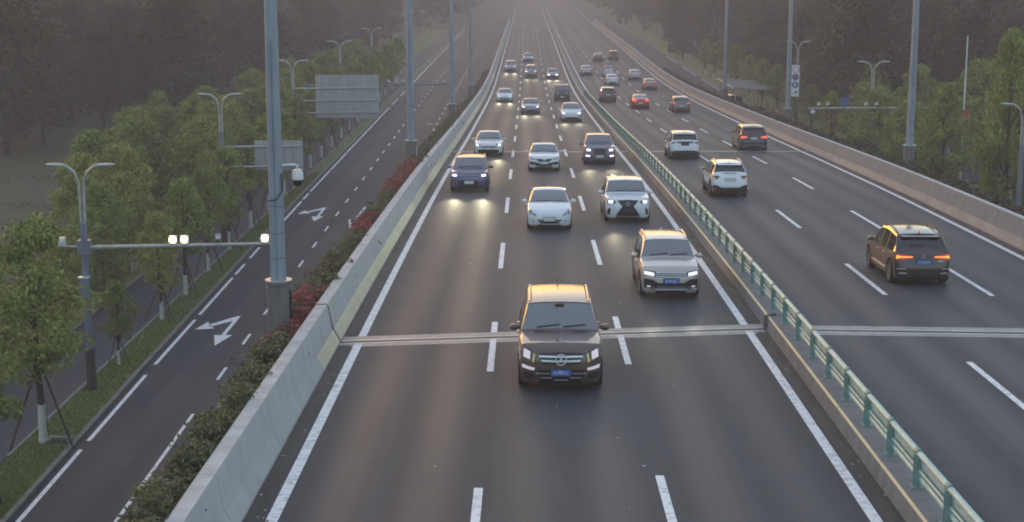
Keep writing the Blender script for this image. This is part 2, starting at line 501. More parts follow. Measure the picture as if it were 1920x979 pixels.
# dusty gutters
sweep([(-5.02, .004), (-4.68, .004)], Y0, 330, m_gutter, 'gutter', road)
sweep([(6.40, .004), (6.72, .004)], Y0, 330, m_gutter, 'gutter', road)
sweep([(.16, .004), (.48, .004)], Y0, 330, m_gutter, 'gutter', road, xfun=xr)
zm = lambda y: prof(y) + .009
sweep([(-4.62, .008), (-4.40, .008)], Y0, 700, m_white, 'edge_line', road)
sweep([(6.10, .008), (6.32, .008)], Y0, 700, m_white, 'edge_line', road)
sweep([(7.85, .008), (8.05, .008)], Y0, 700, m_white, 'edge_line', road)
sweep([(-.11, .008), (.11, .008)], Y0, 700, m_white, 'edge_line', road, xfun=xr)
for x, far in ((-.90, 27.5), (2.59, 28.3), (11.3, 53.0), (14.62, 52.84)):
    k = -4
    while True:
        e = far + 15.17 * k
        if e > 480: break
        quadline(road, x, x, e - 6, e, .17, zm, m_white, 'lane_dash'); k += 1
# expansion joints (skewed on the near left carriageway)
def joint(xa, ya, xb, yb, w):
    j = link('expansion_joint', None, road)
    dx = xb - xa
    def bar(o, w2, dz, m, nm):
        b = MB(); n = 24
        b.grid([[(lerp(xa, xb, t / n), lerp(ya, yb, t / n) + o - w2 / 2, prof(lerp(ya, yb, t / n)) + dz), (lerp(xa, xb, t / n), lerp(ya, yb, t / n) + o + w2 / 2, prof(lerp(ya, yb, t / n)) + dz)] for t in range(n + 1)][::-1])
        b.build(nm, m, j)
    bar(0, w, .012, m_jconc, 'joint_concrete'); bar(-.16, .1, .017, m_jsteel, 'steel_edge'); bar(.16, .1, .017, m_jsteel, 'steel_edge'); bar(0, .16, .015, m_rub, 'rubber_seal')
joint(-5.0, 39.9, 6.72, 41.75, 1.25)
joint(7.35, 41.6, 18.4, 41.0, 1.25)
joint(-5.0, 102.0, 6.72, 102.0, .6)
joint(7.35, 102.6, 19.0, 102.6, .6)

# left parapet: 5 m concrete units with a base slope, yellow band beyond the joint
def parapet(name, side, xfun, label, mc, mb, yb0, ylist, mtop):
    root = thing(name, label, 'barrier')
    s = side
    sec = [(0, -.02), (0, .06), (.16, .36), (.20, .42), (.30, 1.0), (.34, 1.06), (.62, 1.06), (.66, 1.02), (.66, -.5)]
    for a, c in ylist:
        g = .012
        def part(se, m, nm, a=a, c=c):
            pts = [(x * s, z) for x, z in se]
            if s > 0: pts = pts[::-1]
            return sweep(pts, a + g, c - g, m, nm, root, xfun=xfun, caps=False)
        bb = MB(); ys = [v for v in ygrid(a + g, c - g)]
        pts = [(x * s, z) for x, z in sec]
        if s > 0: pts = pts[::-1]
        bb.grid([[(x + xfun(y), y, prof(y) + z) for x, z in pts] for y in ys])
        n = len(pts); e = (len(ys) - 1) * n
        bb.f.append(tuple(range(n))[::-1]); bb.m.append(0); bb.f.append(tuple(e + k for k in range(n))); bb.m.append(0)
        bb.build('concrete_unit', mc, root, smooth=25)
        if a >= yb0:
            part([(-.004, .055), (.012, .09), (.155, .358), (.178, .385)], mb, 'painted_band')
        part([(.335, 1.0635), (.60, 1.0645)], mtop, 'coping')
    return root
ul = [(-40, -5), (-5, 8), (8, 14), (14, 20)] + [(20 + 5 * i, 25 + 5 * i) for i in range(3)] + [(35, 39.82), (39.98, 45)] + [(45 + 5 * i, 50 + 5 * i) for i in range(37)] + [(230, 300), (300, 480)]
u2 = []
for a, c in ul:
    if a == 35: u2 += [(35, 36.5), (36.5, 39.82)]
    else: u2.append((a, c))
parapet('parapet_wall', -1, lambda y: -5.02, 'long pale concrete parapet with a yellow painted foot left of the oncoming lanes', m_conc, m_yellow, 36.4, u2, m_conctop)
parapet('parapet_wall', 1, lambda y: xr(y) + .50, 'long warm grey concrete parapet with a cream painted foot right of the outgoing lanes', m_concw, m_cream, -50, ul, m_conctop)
# black rubber in the parapet gap
b = MB(); b.grid([[(-5.03, 39.84, prof(39.9) + .0), (-5.19, 39.84, prof(39.9) + .36), (-5.33, 39.84, prof(39.9) + 1.02), (-5.6, 39.84, prof(39.9) + 1.03)], [(-5.03, 39.96, prof(39.9) + .0), (-5.19, 39.96, prof(39.9) + .36), (-5.33, 39.96, prof(39.9) + 1.02), (-5.6, 39.96, prof(39.9) + 1.03)]])
b.build('gap_seal', m_rub, bpy.data.objects['parapet_wall'])

med = thing('median_kerb', 'low wide concrete median kerb with a yellow top edge under the green railing', 'median')
msec = [(6.72, -.02), (6.76, .36), (6.80, .40), (7.30, .40), (7.36, .36), (7.40, -.02)]
a = -40.0
cuts = [-40, 0, 12] + [16 + 4 * i for i in range(6)] + [41.7] + [44 + 4 * i for i in range(50)] + [300, 600]
for a, c in zip(cuts, cuts[1:]):
    bb = MB(); g = .012 if a != 41.7 else .1
    ys = ygrid(a + g, c - .012)
    pts = msec[::-1]
    bb.grid([[(x, y, prof(y) + z) for x, z in pts] for y in ys])
    n = len(pts); e = (len(ys) - 1) * n
    bb.f.append(tuple(range(n))[::-1]); bb.m.append(0); bb.f.append(tuple(e + k for k in range(n))); bb.m.append(0)
    bb.build('concrete_unit', m_concw, med, smooth=25)
    if a >= 0: sweep([(6.80, .404), (6.757, .364)], a + g, c - .012, m_yellow, 'painted_edge', med)
b = MB(); b.tube([(6.7, 41.6, prof(41.6) - .05), (6.70, 41.62, prof(41.6) + .38), (6.85, 41.75, prof(41.6) + .43), (7.0, 41.9, prof(41.6) + .42)], .035, 6); b.tube([(6.68, 41.78, prof(41.6) - .05), (6.69, 41.8, prof(41.6) + .36), (6.9, 41.9, prof(41.6) + .42)], .03, 6)
b.build('drain_pipe', m_sleeve, med)

# green railing on the median
rl = thing('guard_rail', 'long green steel guard railing on the median kerb between the two carriageways', 'railing')
pm = None
rail_x = 7.08
ry0, ry1 = 3.95, 186
def postmesh():
    b = MB()
    poly = [(-.06, 0), (.06, 0), (.06, .62)] + [(.06 * math.cos(t), .66 + .07 * math.sin(t)) for t in [math.pi * k / 8 for k in range(9)]] + [(-.06, .62)]
    # a flat plate post seen from the road: wide along x, thin along y, rounded crown, with rail brackets
    for yo in (-.055, .055):
        b.prism(poly, yo - .012, yo + .012)
    b.box((-.03, 0, .34), (.02, .1, .66))
    b.box((0, 0, .012), (.22, .26, .024)); b.box((.05, 0, .36), (.012, .12, .6))
    b.box((.07, 0, .56), (.05, .13, .13)); b.box((.07, 0, .26), (.05, .13, .13))
    cr = [(.062 * math.cos(t), .665 + .075 * math.sin(t)) for t in [math.pi * k / 8 for k in range(9)]]
    b.prism(cr + [(-.062, .6), (.062, .6)][::1], -.075, .075)
    return b
pmesh = None
y = ry0
while y < ry1:
    z = prof(y) + .40
    if pmesh is None:
        p = postmesh().build('post', m_rail, rl, smooth=30); pmesh = p.data
    else:
        p = link('post', pmesh, rl)
    p.location = (rail_x, y, z)
    y += 2.045
def railtube(x, dz, rx_, rz_, nm, m):
    b = MB(); rows = []
    for yy in ygrid(ry0 - .3, ry1 + .2):
        z = prof(yy) + .40 + dz
        rows.append([(x + rx_ * math.cos(t), yy, z + rz_ * math.sin(t)) for t in [2 * math.pi * k / 12 for k in range(12)]])
    b.grid(rows, 0, True)
    b.build(nm, m, rl, smooth=60)
railtube(rail_x + .01, .655, .062, .05, 'top_rail', m_rail2)
railtube(rail_x + .07, .46, .025, .10, 'middle_rail', m_rail2)
railtube(rail_x + .03, .33, .03, .03, 'lower_rail', m_rail2)
railtube(rail_x + .05, .17, .035, .05, 'bottom_rail', m_rail2)
# pale litter and grit scattered on the carriageways
b = MB(); rg = random.Random(77)
for _ in range(420):
    y = 22 + 90 * rg.random() ** 1.4; x = rg.choice((rg.uniform(-4.9, 6.6), rg.uniform(7.6, 18.2), rg.gauss(-4.85, .12), rg.gauss(6.55, .12)))
    if not (-5 < x < 6.7 or 7.5 < x < 18.3): continue
    z = prof(y) + .013; r_ = rg.uniform(.012, .045); a = rg.uniform(0, 6.28)
    P4 = [(x + r_ * rg.uniform(.6, 1.3) * math.cos(a + k * 1.57), y + 1.6 * r_ * rg.uniform(.6, 1.3) * math.sin(a + k * 1.57), z + rg.uniform(-.003, .012)) for k in range(4)]
    b.add(P4, [(0, 1, 2), (0, 2, 3)])
b.build('litter', mat('dry_litter', (.42, .40, .36), .9, col2=(.05, .045, .04), island=True), None, kind='stuff', label='small scraps and grit on the road', category='litter')
# ------------------------------------------------------------------ tall poles on the viaduct edge
ORD = 'first second third fourth fifth sixth seventh eighth ninth tenth eleventh twelfth thirteenth fourteenth fifteenth sixteenth seventeenth eighteenth nineteenth twentieth'.split()
def od(i): return (ORD + ['twenty-first', 'twenty-second', 'twenty-third'])[i]
def tall_pole(x, y, label, arm_side, band=False):
    z = prof(y)
    t = thing('viaduct_lamp_post', label, 'lamp post', (x, y, z), 0, 'tall lamp posts along the viaduct edges')
    b = MB(); b.lathe([(.31, -1.2), (.31, 1.72), (.335, 1.72), (.335, 1.80), (.31, 1.80), (.31, 1.86), (.345, 1.88), (.345, 1.97), (.21, 1.98)], 12)
    b.build('sleeve', m_sleeve, t, smooth=35)
    b = MB(); b.lathe([(.205, 1.9), (.18, 6), (.145, 11.6), (.0, 11.62)], 12)
    b.build('shaft', m_galv, t, smooth=35)
    b = MB(); b.lathe([(.35, 1.955), (.35, 1.985), (.22, 1.987)], 16); b.build('collar', m_arm, t, smooth=40)
    b = MB(); b.box((0, -.2, 5.1), (.022, .05, 6.1)); b.build('cable_duct', m_post, t)
    for zz in (2.55, 3.2, 3.9):
        b = MB(); b.lathe([(.222 - zz * .004, zz), (.222 - zz * .004, zz + .035)], 14); b.build('strap', m_post, t)
    b = MB(); b.box((.325, -.05, .6), (.03, .1, 2.2)); b.build('conduit', m_wplast if band else m_black, t)
    # twin lamp arms at the top (above the picture)
    for s in (-1, 1):
        b = MB(); b.tube([(0, 0, 11.3), (s * .5, 0, 11.9), (s * 1.9, 0, 12.15)], .05, 8); b.build('lamp_arm', m_galv, t)
        b = MB(); b.box((s * 2.3, 0, 12.17), (.85, .3, .1)); b.build('lamp_head', m_lamphead, t)
    return t
for i, (y, n) in enumerate(((38.6, 'nearest tall pale blue post with the dome camera, left of the parapet'), (84.2, 'second tall post along the left parapet, beside the red flowering shrubs'),
                            (131, 'third tall post along the left parapet, where the far camera gantry ends'), (175, 'fourth tall post along the left parapet, faint and far'))):
    tall_pole(-6.42, y, n, -1, i > 0)
for y, n in ((81, 'nearest tall post right of the outgoing lanes, by the trees'), (123.4, 'tall post carrying the white board of round signs'), (167, 'tall post behind the shelter on the right, third along')):
    tall_pole(xr(y) + 2.15, y, n, 1)
# dome camera on the nearest post
t = thing('dome_camera', 'white dome surveillance camera on a bracket on the nearest tall post', 'camera', (-6.42, 38.6, 11.55))
b = MB(); b.tube([(.17, 0, .1), (.5, 0, .12), (.56, 0, .1), (.57, 0, .0)], .035, 8); b.build('bracket', m_wplast, t, smooth=40)
b = MB(); b.lathe([(0, .06), (.1, .05), (.14, -.02), (.15, -.2), (.13, -.22)], 16, c=(.57, -.02, -.05)); b.build('housing', m_wplast, t, smooth=40)
b = MB(); b.lathe([(.13, -.2), (.12, -.3), (.07, -.37), (0, -.39)], 16, c=(.57, -.02, -.05)); b.build('dome', m_black, t, smooth=60)
b = MB(); b.tube([(.17, -.1, -.1), (.2, -.22, -.5), (.05, -.25, -.75), (-.2, -.2, -.78)], .018, 6); b.build('cable', m_black, t, smooth=60)
t = thing('sign_board', 'tall white board with round traffic signs on the right lamp post', 'sign', (xr(123.4) + 2.15, 123.4, 6.5), R(-6))
b = MB(); b.box((.52, -.22, 1.2), (.62, .05, 2.5)); b.build('board', m_wplast, t)
m_blue = mat('sign_blue', (.06, .12, .34), .4, col2=(.05, .10, .28), scale=5); m_purp = mat('faded_sign_violet', (.13, .10, .20), .45); m_fade = mat('faded_sign_red', (.38, .30, .30), .5)
for zz, mm in ((2.08, m_fade), (1.5, m_purp), (.88, m_blue)):
    b = MB(); b.lathe([(.27, -.262), (.27, -.25)], 20, axis='Y', c=(.52, 0, zz)); n = len(b.v) // 2; b.f.append(tuple(range(n))); b.m.append(0); b.build('round_sign', mm, t)
b = MB(); b.lathe([(.2, -.264), (.2, -.255)], 20, axis='Y', c=(.52, 0, 2.08)); n = len(b.v) // 2; b.f.append(tuple(range(n))); b.m.append(0); b.build('sign_centre', m_wplast, t)
b = MB(); b.box((.52, -.268, .93), (.11, .006, .2)); b.box((.48, -.268, .75), (.09, .006, .08)); b.build('pictogram', m_white, t)
b = MB(); b.box((.6, -.25, .3), (.14, .012, .2)); b.box((.46, -.25, .22), (.1, .012, .08)); b.build('pictogram', m_black, t)

# ------------------------------------------------------------------ double arm street lamps on the verges
def lamp_post(x, y, label, arms=2, mats_=(m_post, m_bark2), hh=9.0, armx=1.3):
    t = thing('street_lamp', label, 'street lamp', (x, y, .08), 0, 'twin arm street lamps on the verges')
    b = MB(); b.lathe([(.2, 0), (.19, 1.65), (.205, 1.66), (.2, 1.7)], 10); b.build('base', mats_[1], t, smooth=35)
    b = MB(); b.lathe([(.17, 1.6), (.14, 6.75), (.0, 6.8)], 10); b.build('shaft', mats_[0], t, smooth=35)
    for s in ((-1, 1) if arms == 2 else (-1,)):
        b = MB()
        b.tube([(s * .075, 0, 5.9), (s * .075, 0, 7.6), (s * .1, 0, hh - .65), (s * .25, 0, hh - .25), (s * .5, 0, hh - .05), (s * .8, 0, hh + .03)], [.06] * 6, 8)
        a = b.build('arm', m_arm, t, smooth=60)
        b = MB(); rows = []
        for u, w, h in ((.55, .04, .05), (.7, .1, .07), (.95, .17, .075), (1.2, .15, .05), (1.34, .06, .02)):
            zc = hh + .0 + (u - .5) * .06
            rows.append([(s * u * armx / 1.3, w * math.cos(k), zc + h * math.sin(k)) for k in [2 * math.pi * q / 10 for q in range(10)]])
        b.grid(rows, 0, True, flip=s > 0)
        b.f.append(tuple(range(len(b.v) - 10, len(b.v)))); b.m.append(0)
        b.build('lamp_head', m_lamphead, t, smooth=60)
    return t
lamps = [(-17.3, 58.5, 'nearest twin arm street lamp, with the flash unit arm reaching over the side road'), (-18.55, 92.1, 'second twin arm street lamp on the left verge, carrying the smaller sign'),
         (-19.3, 126, 'third twin arm street lamp on the left verge, carrying the big sign'), (-19.5, 160, 'fourth twin arm street lamp on the left verge, hazy'), (-19.6, 194, 'fifth twin arm street lamp on the left verge, in the haze'),
         (27.9, 85.8, 'nearest street lamp on the right, at the edge by the tall tree'), (28.2, 125, 'twin arm street lamp behind the right trees, over the camera gantry'), (28.2, 160, 'twin arm street lamp farther along the right verge')]
for x, y, n in lamps:
    lamp_post(x, y, n)
def cctv(parent_name, label, x, y, z, rz=0, k=0):
    t = thing('traffic_camera', label, 'camera', (x, y, z), rz, 'traffic cameras on the gantries')
    b = MB(); b.tube([(0, 0, 0), (0, 0, .12)], .03, 6); b.build('mount', m_arm, t)
    b = MB(); b.box((0, 0, .23), (.17, .42, .17), rx=R(-22)); b.build('housing', m_wplast, t)
    b = MB(); b.box((0, -.01, .33), (.22, .52, .025), rx=R(-22)); b.build('sun_hood', m_wplast, t)
    b = MB(); b.lathe([(.065, -.24), (.055, -.2), (0, -.2)], 10, axis='Y', c=(0, .01, .14)); b.build('lens', m_black, t)
    return t
def flash(label, x, y, z, on=True):
    t = thing('strobe_lamp', label, 'lamp', (x, y, z), 0, 'strobe lamps on the near gantry')
    b = MB(); b.box((0, .04, .17), (.3, .16, .3)); b.build('housing', m_wplast, t)
    b = MB(); b.lathe([(0, -.075), (.10, -.07), (.125, -.045), (.13, -.03)], 14, axis='Y', c=(0, 0, .18)); b.build('lens', m_lampon if on else m_wplast, t)
    b = MB(); b.tube([(0, 0, 0), (0, 0, .06)], .03, 6); b.build('mount', m_arm, t)
t = thing('gantry_arm', 'long pale horizontal arm clamped to the nearest street lamp over the side road', 'gantry', (-17.3, 58.5, 5.9))
b = MB(); b.tube([(.2, 0, -.04), (7.35, 0, .12)], [.085, .06], 10); b.build('boom', m_arm, t, smooth=50)
b = MB(); b.tube([(-.2, 0, -.02), (-1.25, 0, .02)], [.05, .04], 8); b.build('short_boom', m_arm, t, smooth=50)
b = MB(); b.box((0, 0, -.02), (.48, .44, .55)); b.build('clamp', m_post, t)
b = MB(); b.box((-.03, -.19, -1.7), (.34, .2, .95)); b.box((-.03, -.19, -1.2), (.4, .28, .05), 1); b.build('control_box', [m_post, m_wplast], t)
for x, n in ((-13.8, 'left one of the pair of lit strobe lamps over the side road'), (-13.35, 'right one of the pair of lit strobe lamps over the side road'), (-10.2, 'lit strobe lamp at the tip of the arm by the tall post')): flash(n, x, 58.4, 5.97 + (x + 17) * .016)
flash('unlit white unit on the short stub left of the lamp post', -18.2, 58.5, 5.93, False)
cctv('', 'white traffic camera between the lit strobe lamps and the arm tip', -12.05, 58.5, 6.02, R(8))
def sign(x0, x1, z0, z1, y, nstrip, beams, px, label, r=.06):
    t = thing('road_sign', label, 'road sign', (0, y, 0))
    w = (x1 - x0) / nstrip
    for i in range(nstrip):
        b = MB(); b.box((x0 + w * (i + .5), .0, (z0 + z1) / 2), (w - .02, .04, z1 - z0)); b.box((x0 + w * (i + .5) - w * .42, -.035, (z0 + z1) / 2), (.05, .035, z1 - z0))
        b.build('panel', m_signback, t)
    for zz in beams:
        b = MB(); b.tube([(px + .16, -.12, zz - .02), (x1 - .15, -.12, zz + .04)], r, 8); b.build('beam', m_arm, t, smooth=50)
    return t
sign(-17.45, -12.2, 4.42, 7.95, 126, 10, (4.85, 5.85, 6.85), -19.3, 'big grey sign seen from behind, on three beams above the left verge')
sign(-16.55, -13.6, 4.5, 6.3, 92.1, 5, (4.72, 5.95), -18.55, 'small grey sign seen from behind, on two beams beside the nearest tall post')
t = thing('gantry_arm', 'far thin camera gantry arm across the left side road', 'gantry', (0, 145, 0))
b = MB(); b.tube([(-21, 0, 5.62), (-6.6, 0, 5.8)], [.08, .07], 8); b.build('boom', m_post, t)
b = MB(); b.tube([(-21, 0, 0), (-21, 0, 5.9)], [.14, .1], 8); b.build('post', m_post, t)
for x, n in ((-13.1, 'leftmost camera on the far left gantry'), (-12.4, 'second camera on the far left gantry'), (-11.75, 'third camera on the far left gantry'), (-7.85, 'camera near the right end of the far left gantry')):
    cctv('', n, x, 144.95, 5.77)
t = thing('gantry_arm', 'white camera gantry arm over the right side road before the trees', 'gantry', (0, 120, 0))
b = MB(); b.tube([(22.1, 0, 5.78), (33.2, 0, 5.84)], [.06, .08], 8); b.build('boom', m_arm, t)
b = MB(); b.tube([(33.2, 0, 0), (33.2, 0, 6.0)], [.15, .1], 8); b.build('post', m_post, t)
for x, n in ((22.9, 'outermost camera on the right gantry'), (23.6, 'second camera on the right gantry, left of the blue plate'), (26.6, 'camera right of the blue plate on the right gantry'), (27.4, 'fourth camera on the right gantry'), (30.7, 'camera on the right gantry beside the tall post'), (32.4, 'camera at the post end of the right gantry')):
    cctv('', n, x, 119.95, 5.85)
b = MB(); b.box((24.95, 119.9, 6.32), (.62, .05, .62)); b.box((24.95, 119.93, 5.95), (.06, .05, .3))
b.build('blue_plate', m_blue, None, label='small blue plate standing on the right gantry', category='sign')
b = MB(); b.box((22.45, 119.9, 5.5), (.3, .3, .22)); b.box((22.45, 119.9, 5.68), (.04, .04, .2)); b.build('control_box', m_wplast, None, label='white box hanging under the tip of the right gantry', category='box')
t = thing('banner_sign', 'orange red sign on a tall thin white pole behind the right trees', 'sign', (34.6, 121, 0))
m_org = mat('orange_board', (.36, .11, .045), .7, col2=(.22, .06, .03), scale=2.0)
b = MB(); b.tube([(0, .1, 0), (0, .1, 11.4)], [.09, .05], 8); b.build('pole', m_wplast, t)
b = MB(); b.box((.0, 0, 4.8), (.95, .1, 1.6)); b.build('board', m_org, t)
b = MB(); b.box((-.2, -.06, 4.9), (.5, .02, .1), ry=R(-25)); b.box((.1, -.06, 4.5), (.4, .02, .1), ry=R(20)); b.build('marking', m_yellow, t)
sheet('red_cycle_path', 29.0, 31.0, 60, 126, .1, mat('red_path', (.16, .055, .04), .85, col2=(.11, .04, .032), scale=1.5), 33, kind='structure')

# ------------------------------------------------------------------ vegetation
def leaves(b, rng, c, n, rad, size, sq=.75, hollow=.55, up=.35):
    cx, cy, cz = c
    for _ in range(n):
        while True:
            x, y, z = rng.uniform(-1, 1), rng.uniform(-1, 1), rng.uniform(-1, 1)
            d = x * x + y * y + z * z
            if hollow * hollow < d < 1: break
        p = Vector((cx + x * rad, cy + y * rad, cz + z * rad * sq))
        nrm = Vector((x + rng.gauss(0, .55), y + rng.gauss(0, .55), z + up + rng.gauss(0, .55))).normalized()
        a = nrm.orthogonal().normalized(); a = Matrix.Rotation(rng.uniform(0, 6.3), 3, nrm) @ a
        w = nrm.cross(a)
        s = size * rng.uniform(.6, 1.35)
        k = nrm * (s * .18)
        b.add([p - a * s, p + w * s * .5 - k, p + a * s, p - w * s * .5 - k], [(0, 1, 2), (0, 2, 3)])
def trunkmesh(b, rng, h, r, tips):
    lean = Vector((rng.uniform(-.15, .15), rng.uniform(-.15, .15), 0))
    P = [Vector((0, 0, -.1)), Vector((0, 0, .5)), lean * .4 + Vector((0, 0, h * .35)), lean + Vector((0, 0, h * .62)), lean * 1.3 + Vector((0, 0, h * .86))]
    b.tube(P, [r * 1.25, r, r * .82, r * .55, r * .2], 8)
    for tpt in tips:
        tpt = Vector(tpt)
        zz = max(h * .28, min(h * .7, tpt.z - rng.uniform(.5, 1.2)))
        s0 = lean * (zz / h) + Vector((0, 0, zz))
        mid = s0.lerp(tpt, .5) + Vector((0, 0, .12 * (tpt - s0).length))
        b.tube([s0, mid, tpt], [r * .42, r * .26, r * .08], 5)
def tree_proto(seed, h, rad, zlo, nclump, nleaf, leaf, crad, lm, trunk_r, limed=False, staked=False, name='street_tree', shape=1.0):
    rng = random.Random(seed)
    cl = []
    for i in range(nclump):
        t = rng.random() ** .8
        z = lerp(zlo, h - crad * .5, t)
        env = rad * math.sin(math.pi * min(.97, max(.06, (t * .86 + .12)))) ** .7 * (1 - .25 * t * shape)
        a = rng.uniform(0, 2 * math.pi); q = env * rng.random() ** .45
        cl.append((q * math.cos(a), q * math.sin(a), z))
    t = link(name, None, None)
    b = MB(); trunkmesh(b, rng, h, trunk_r, rng.sample(cl, min(len(cl), 14)))
    b.build('trunk', m_bark, t, smooth=60)
    b = MB()
    for c in cl: leaves(b, rng, c, nleaf, crad * rng.uniform(.65, 1.25), leaf)
    b.build('crown', lm, t)
    if limed:
        b = MB(); b.tube([(0, 0, 0), (0, 0, .5), (0, 0, 1.15)], [trunk_r * 1.32, trunk_r * 1.12, trunk_r * 1.05], 10); b.build('limewash', m_lime, t, smooth=60)
    if staked:
        for k in range(3):
            a = 2 * math.pi * k / 3 + .5
            b = MB(); b.tube([(1.0 * math.cos(a), 1.0 * math.sin(a), -.05), (.07 * math.cos(a), .07 * math.sin(a), 2.3)], .035, 6); b.build('stake', m_stake, t)
        b = MB(); b.lathe([(trunk_r * 1.2 + .03, 2.2), (trunk_r * 1.2 + .03, 2.32)], 8); b.build('strap', m_stake, t)
    return t
def place(proto, used, x, y, rz, s, label, cat, group, z=.0, sz=None):
    if not used.get(proto.name):
        used[proto.name] = 1; o = proto; o.location = (x, y, z); o.rotation_euler = (0, 0, rz); o.scale = (s, s, sz or s)
    else:
        o = dup(proto, (x, y, z), rz, None, (s, s, sz or s))
    o['label'] = label; o['category'] = cat
    if group: o['group'] = group
    return o
used = {}
rnd = random.Random(11)
ST = [tree_proto(20 + i, 6.6, 1.65, 2.1, 64, 88, .085, .50, (m_leafA, m_leafC, m_leafB)[i % 3], .10, True, True) for i in range(5)]
row = [44.2, 51.6, 62.4, 70.8, 76.4, 82.6, 89.4, 97, 104.5, 112, 119.5, 127, 134.5, 142, 150, 158, 166, 174, 183, 192, 201, 211, 222]
szs = [1.25, 1.24, .55, .80, .92, .9, .95, 1.0, 1.0, .95, 1, 1, .95, 1, 1.05, 1, 1, 1, 1, 1, 1, 1, 1]
for i, y in enumerate(row):
    x = interp(y, [43, 62, 90, 130, 230], [-16.95, -17.25, -17.75, -18.2, -18.8])
    place(ST[(i + 4) % 5], used, x, y, rnd.uniform(0, 6), szs[i], 'staked street tree with whitewashed foot, %s from the camera in the left verge row' % od(i), 'tree', 'whitewashed street trees on the left verge', .08)
for i, y in enumerate([52, 60, 70, 80, 92, 104, 116, 132, 140, 150, 160, 171, 182, 193, 205, 217, 229, 241]):
    if i < 8: continue
    place(ST[(i * 2 + 1) % 5], used, 28.0 + (.6 if i < 7 else 0), y, rnd.uniform(0, 6), rnd.uniform(.8, 1.0), 'staked street tree with whitewashed foot, %s in the right verge row' % od(i - 8), 'tree', 'whitewashed street trees on the right verge', .08)
# bright bushy trees between the footpath and the field, some many stemmed with limed feet
MT = []
for i in range(4):
    t = tree_proto(60 + i, 7.0, 2.4, 1.1, 112, 80, .10, .60, (m_leafB, m_leafA, m_leafB, m_leafC)[i], .12, False, False, 'bushy_tree')
    b = MB(); rg = random.Random(i)
    for k in range(6):
        a = rg.uniform(0, 6.28); u = rg.uniform(.12, .4)
        b.tube([(u * math.cos(a), u * math.sin(a), -.05), (u * 1.7 * math.cos(a), u * 1.7 * math.sin(a), 1.25)], .05, 6)
    b.build('limed_stem', m_lime, t)
    MT.append(t)
pos = [(-21.9, 70.6, .62), (-22.1, 78.0, .82), (-23.2, 87, .95), (-23.9, 95, 1.02), (-22.4, 104, .95), (-25.6, 99, 1.0), (-23.4, 113, .98), (-26.2, 110, .95), (-24.2, 122, .95), (-26.8, 127, 1), (-23.9, 132, .9), (-24.5, 143, .95), (-27, 150, 1.0), (-24.5, 155, .95), (-26, 166, 1), (-24.6, 178, 1), (-27.3, 60.2, .62), (-22.9, 63.5, .60), (-23.4, 58.5, .72), (-22.0, 55.0, .62), (-21.7, 66.3, .55), (-22.6, 60.6, .55), (-21.9, 82.5, .8), (-24.9, 91, .85), (-22.2, 99.5, .85), (-22.6, 109, .9), (-22.8, 117.5, .9), (-22.6, 126.5, .95), (-22.8, 138, 1.0), (-23, 149, 1.0), (-23, 161, 1.0), (-23.2, 172, 1.0), (-23.4, 185, 1.0), (-23.5, 198, 1.0), (-23.6, 212, 1.0), (-20.9, 73.5, .6), (-24.5, 83, .95), (-26.5, 92, 1.0), (-26.8, 103, 1.05), (-28, 116, 1.05), (-25.5, 117, 1.0)]
for i, (x, y, s) in enumerate(pos):
    nm = 'bright green many stemmed tree beyond the left footpath, %s from the camera in its row' if i < 16 else 'low bright bush at the left edge beyond the footpath, %s of these' if i < 22 else 'leafy green tree standing close to the left footpath, %s of that line' if i < 36 else 'leafy green tree deep in the mass beyond the left footpath, %s of those behind'
    place(MT[i % 4], used, x, y, rnd.uniform(0, 6), s, nm % od(i if i < 16 else i - 16 if i < 22 else i - 22 if i < 36 else i - 36), 'tree', 'bushy trees beyond the left footpath', .05)
# right hand trees
RT = [tree_proto(80 + i, 7.6, 2.3, 1.1, 105, 88, .11, .62, (m_leafA, m_leafB, m_leafA)[i], .15, False, False, 'round_tree', .5) for i in range(3)]
for x, y, s, sz, lb in ((28.0, 121, 1.05, .95, 'round dark tree behind the camera gantry on the right'), (27.6, 110, .92, .95, 'rounded green tree just right of the nearest right lamp post'), (27.6, 101, .85, 1.2, 'medium tree left of the orange sign on the right'), (28.5, 90, .86, 1.72, 'tallest tree at the right edge beside the street lamp'), (31.4, 91.5, 1.05, 1.7, 'tall tree cut off by the right edge of the view'), (30.4, 86.5, .9, 1.0, 'low leafy tree below the tallest right tree'), (31.5, 140, 1, 1.05, 'pale green tree behind the gantry centre'), (29.2, 132, .9, .9, 'small round tree left of the gantry trees'), (38, 128, 1.2, 1.2, 'large tree right of the orange sign'), (34, 133, 1, 1.1, 'green tree behind the right post of the gantry')):
    place(RT[rnd.randrange(3)], used, x, y, rnd.uniform(0, 6), s, lb, 'tree', 'round trees on the right verge', .05, sz)
# dark woods
WT = [tree_proto(100 + i, 15, 4.2, (3.0, 1.3)[i % 2], 75, 75, .28, 1.6, (m_leafD, m_leafE, m_leafD, m_leafF)[i], .24, False, False, 'wood_tree') for i in range(4)]
rw = random.Random(5); cnt = 0
def wood(x0, x1, y0, y1, step, grp, lb, ok=lambda x, y: True, smin=.75, smax=1.15):
    y = y0
    while y < y1:
        x = x0(y) if callable(x0) else x0
        while x < x1:
            xx, yy = x + rw.uniform(-.35, .35) * step, y + rw.uniform(-.35, .35) * step
            if ok(xx, yy):
                place(WT[rw.randrange(4)], used, xx, yy, rw.uniform(0, 6), rw.uniform(smin, smax), lb, 'tree', grp, -.1)
            x += step
        y += step * 1.1
wood(-78, -30, 128, 236, 8.2, 'dark wood on the left', 'dark wood tree in the deep wood beyond the left field', lambda x, y: not (-44 < x < -24 and y < 150 and x > -50 + (y - 126) * .2) and x > -.36 * y - 6)
wood(-110, -24, 240, 420, 15, 'far wood on the left', 'dim far tree of the hazy wood left of the road', lambda x, y: x > -.36 * y - 6)
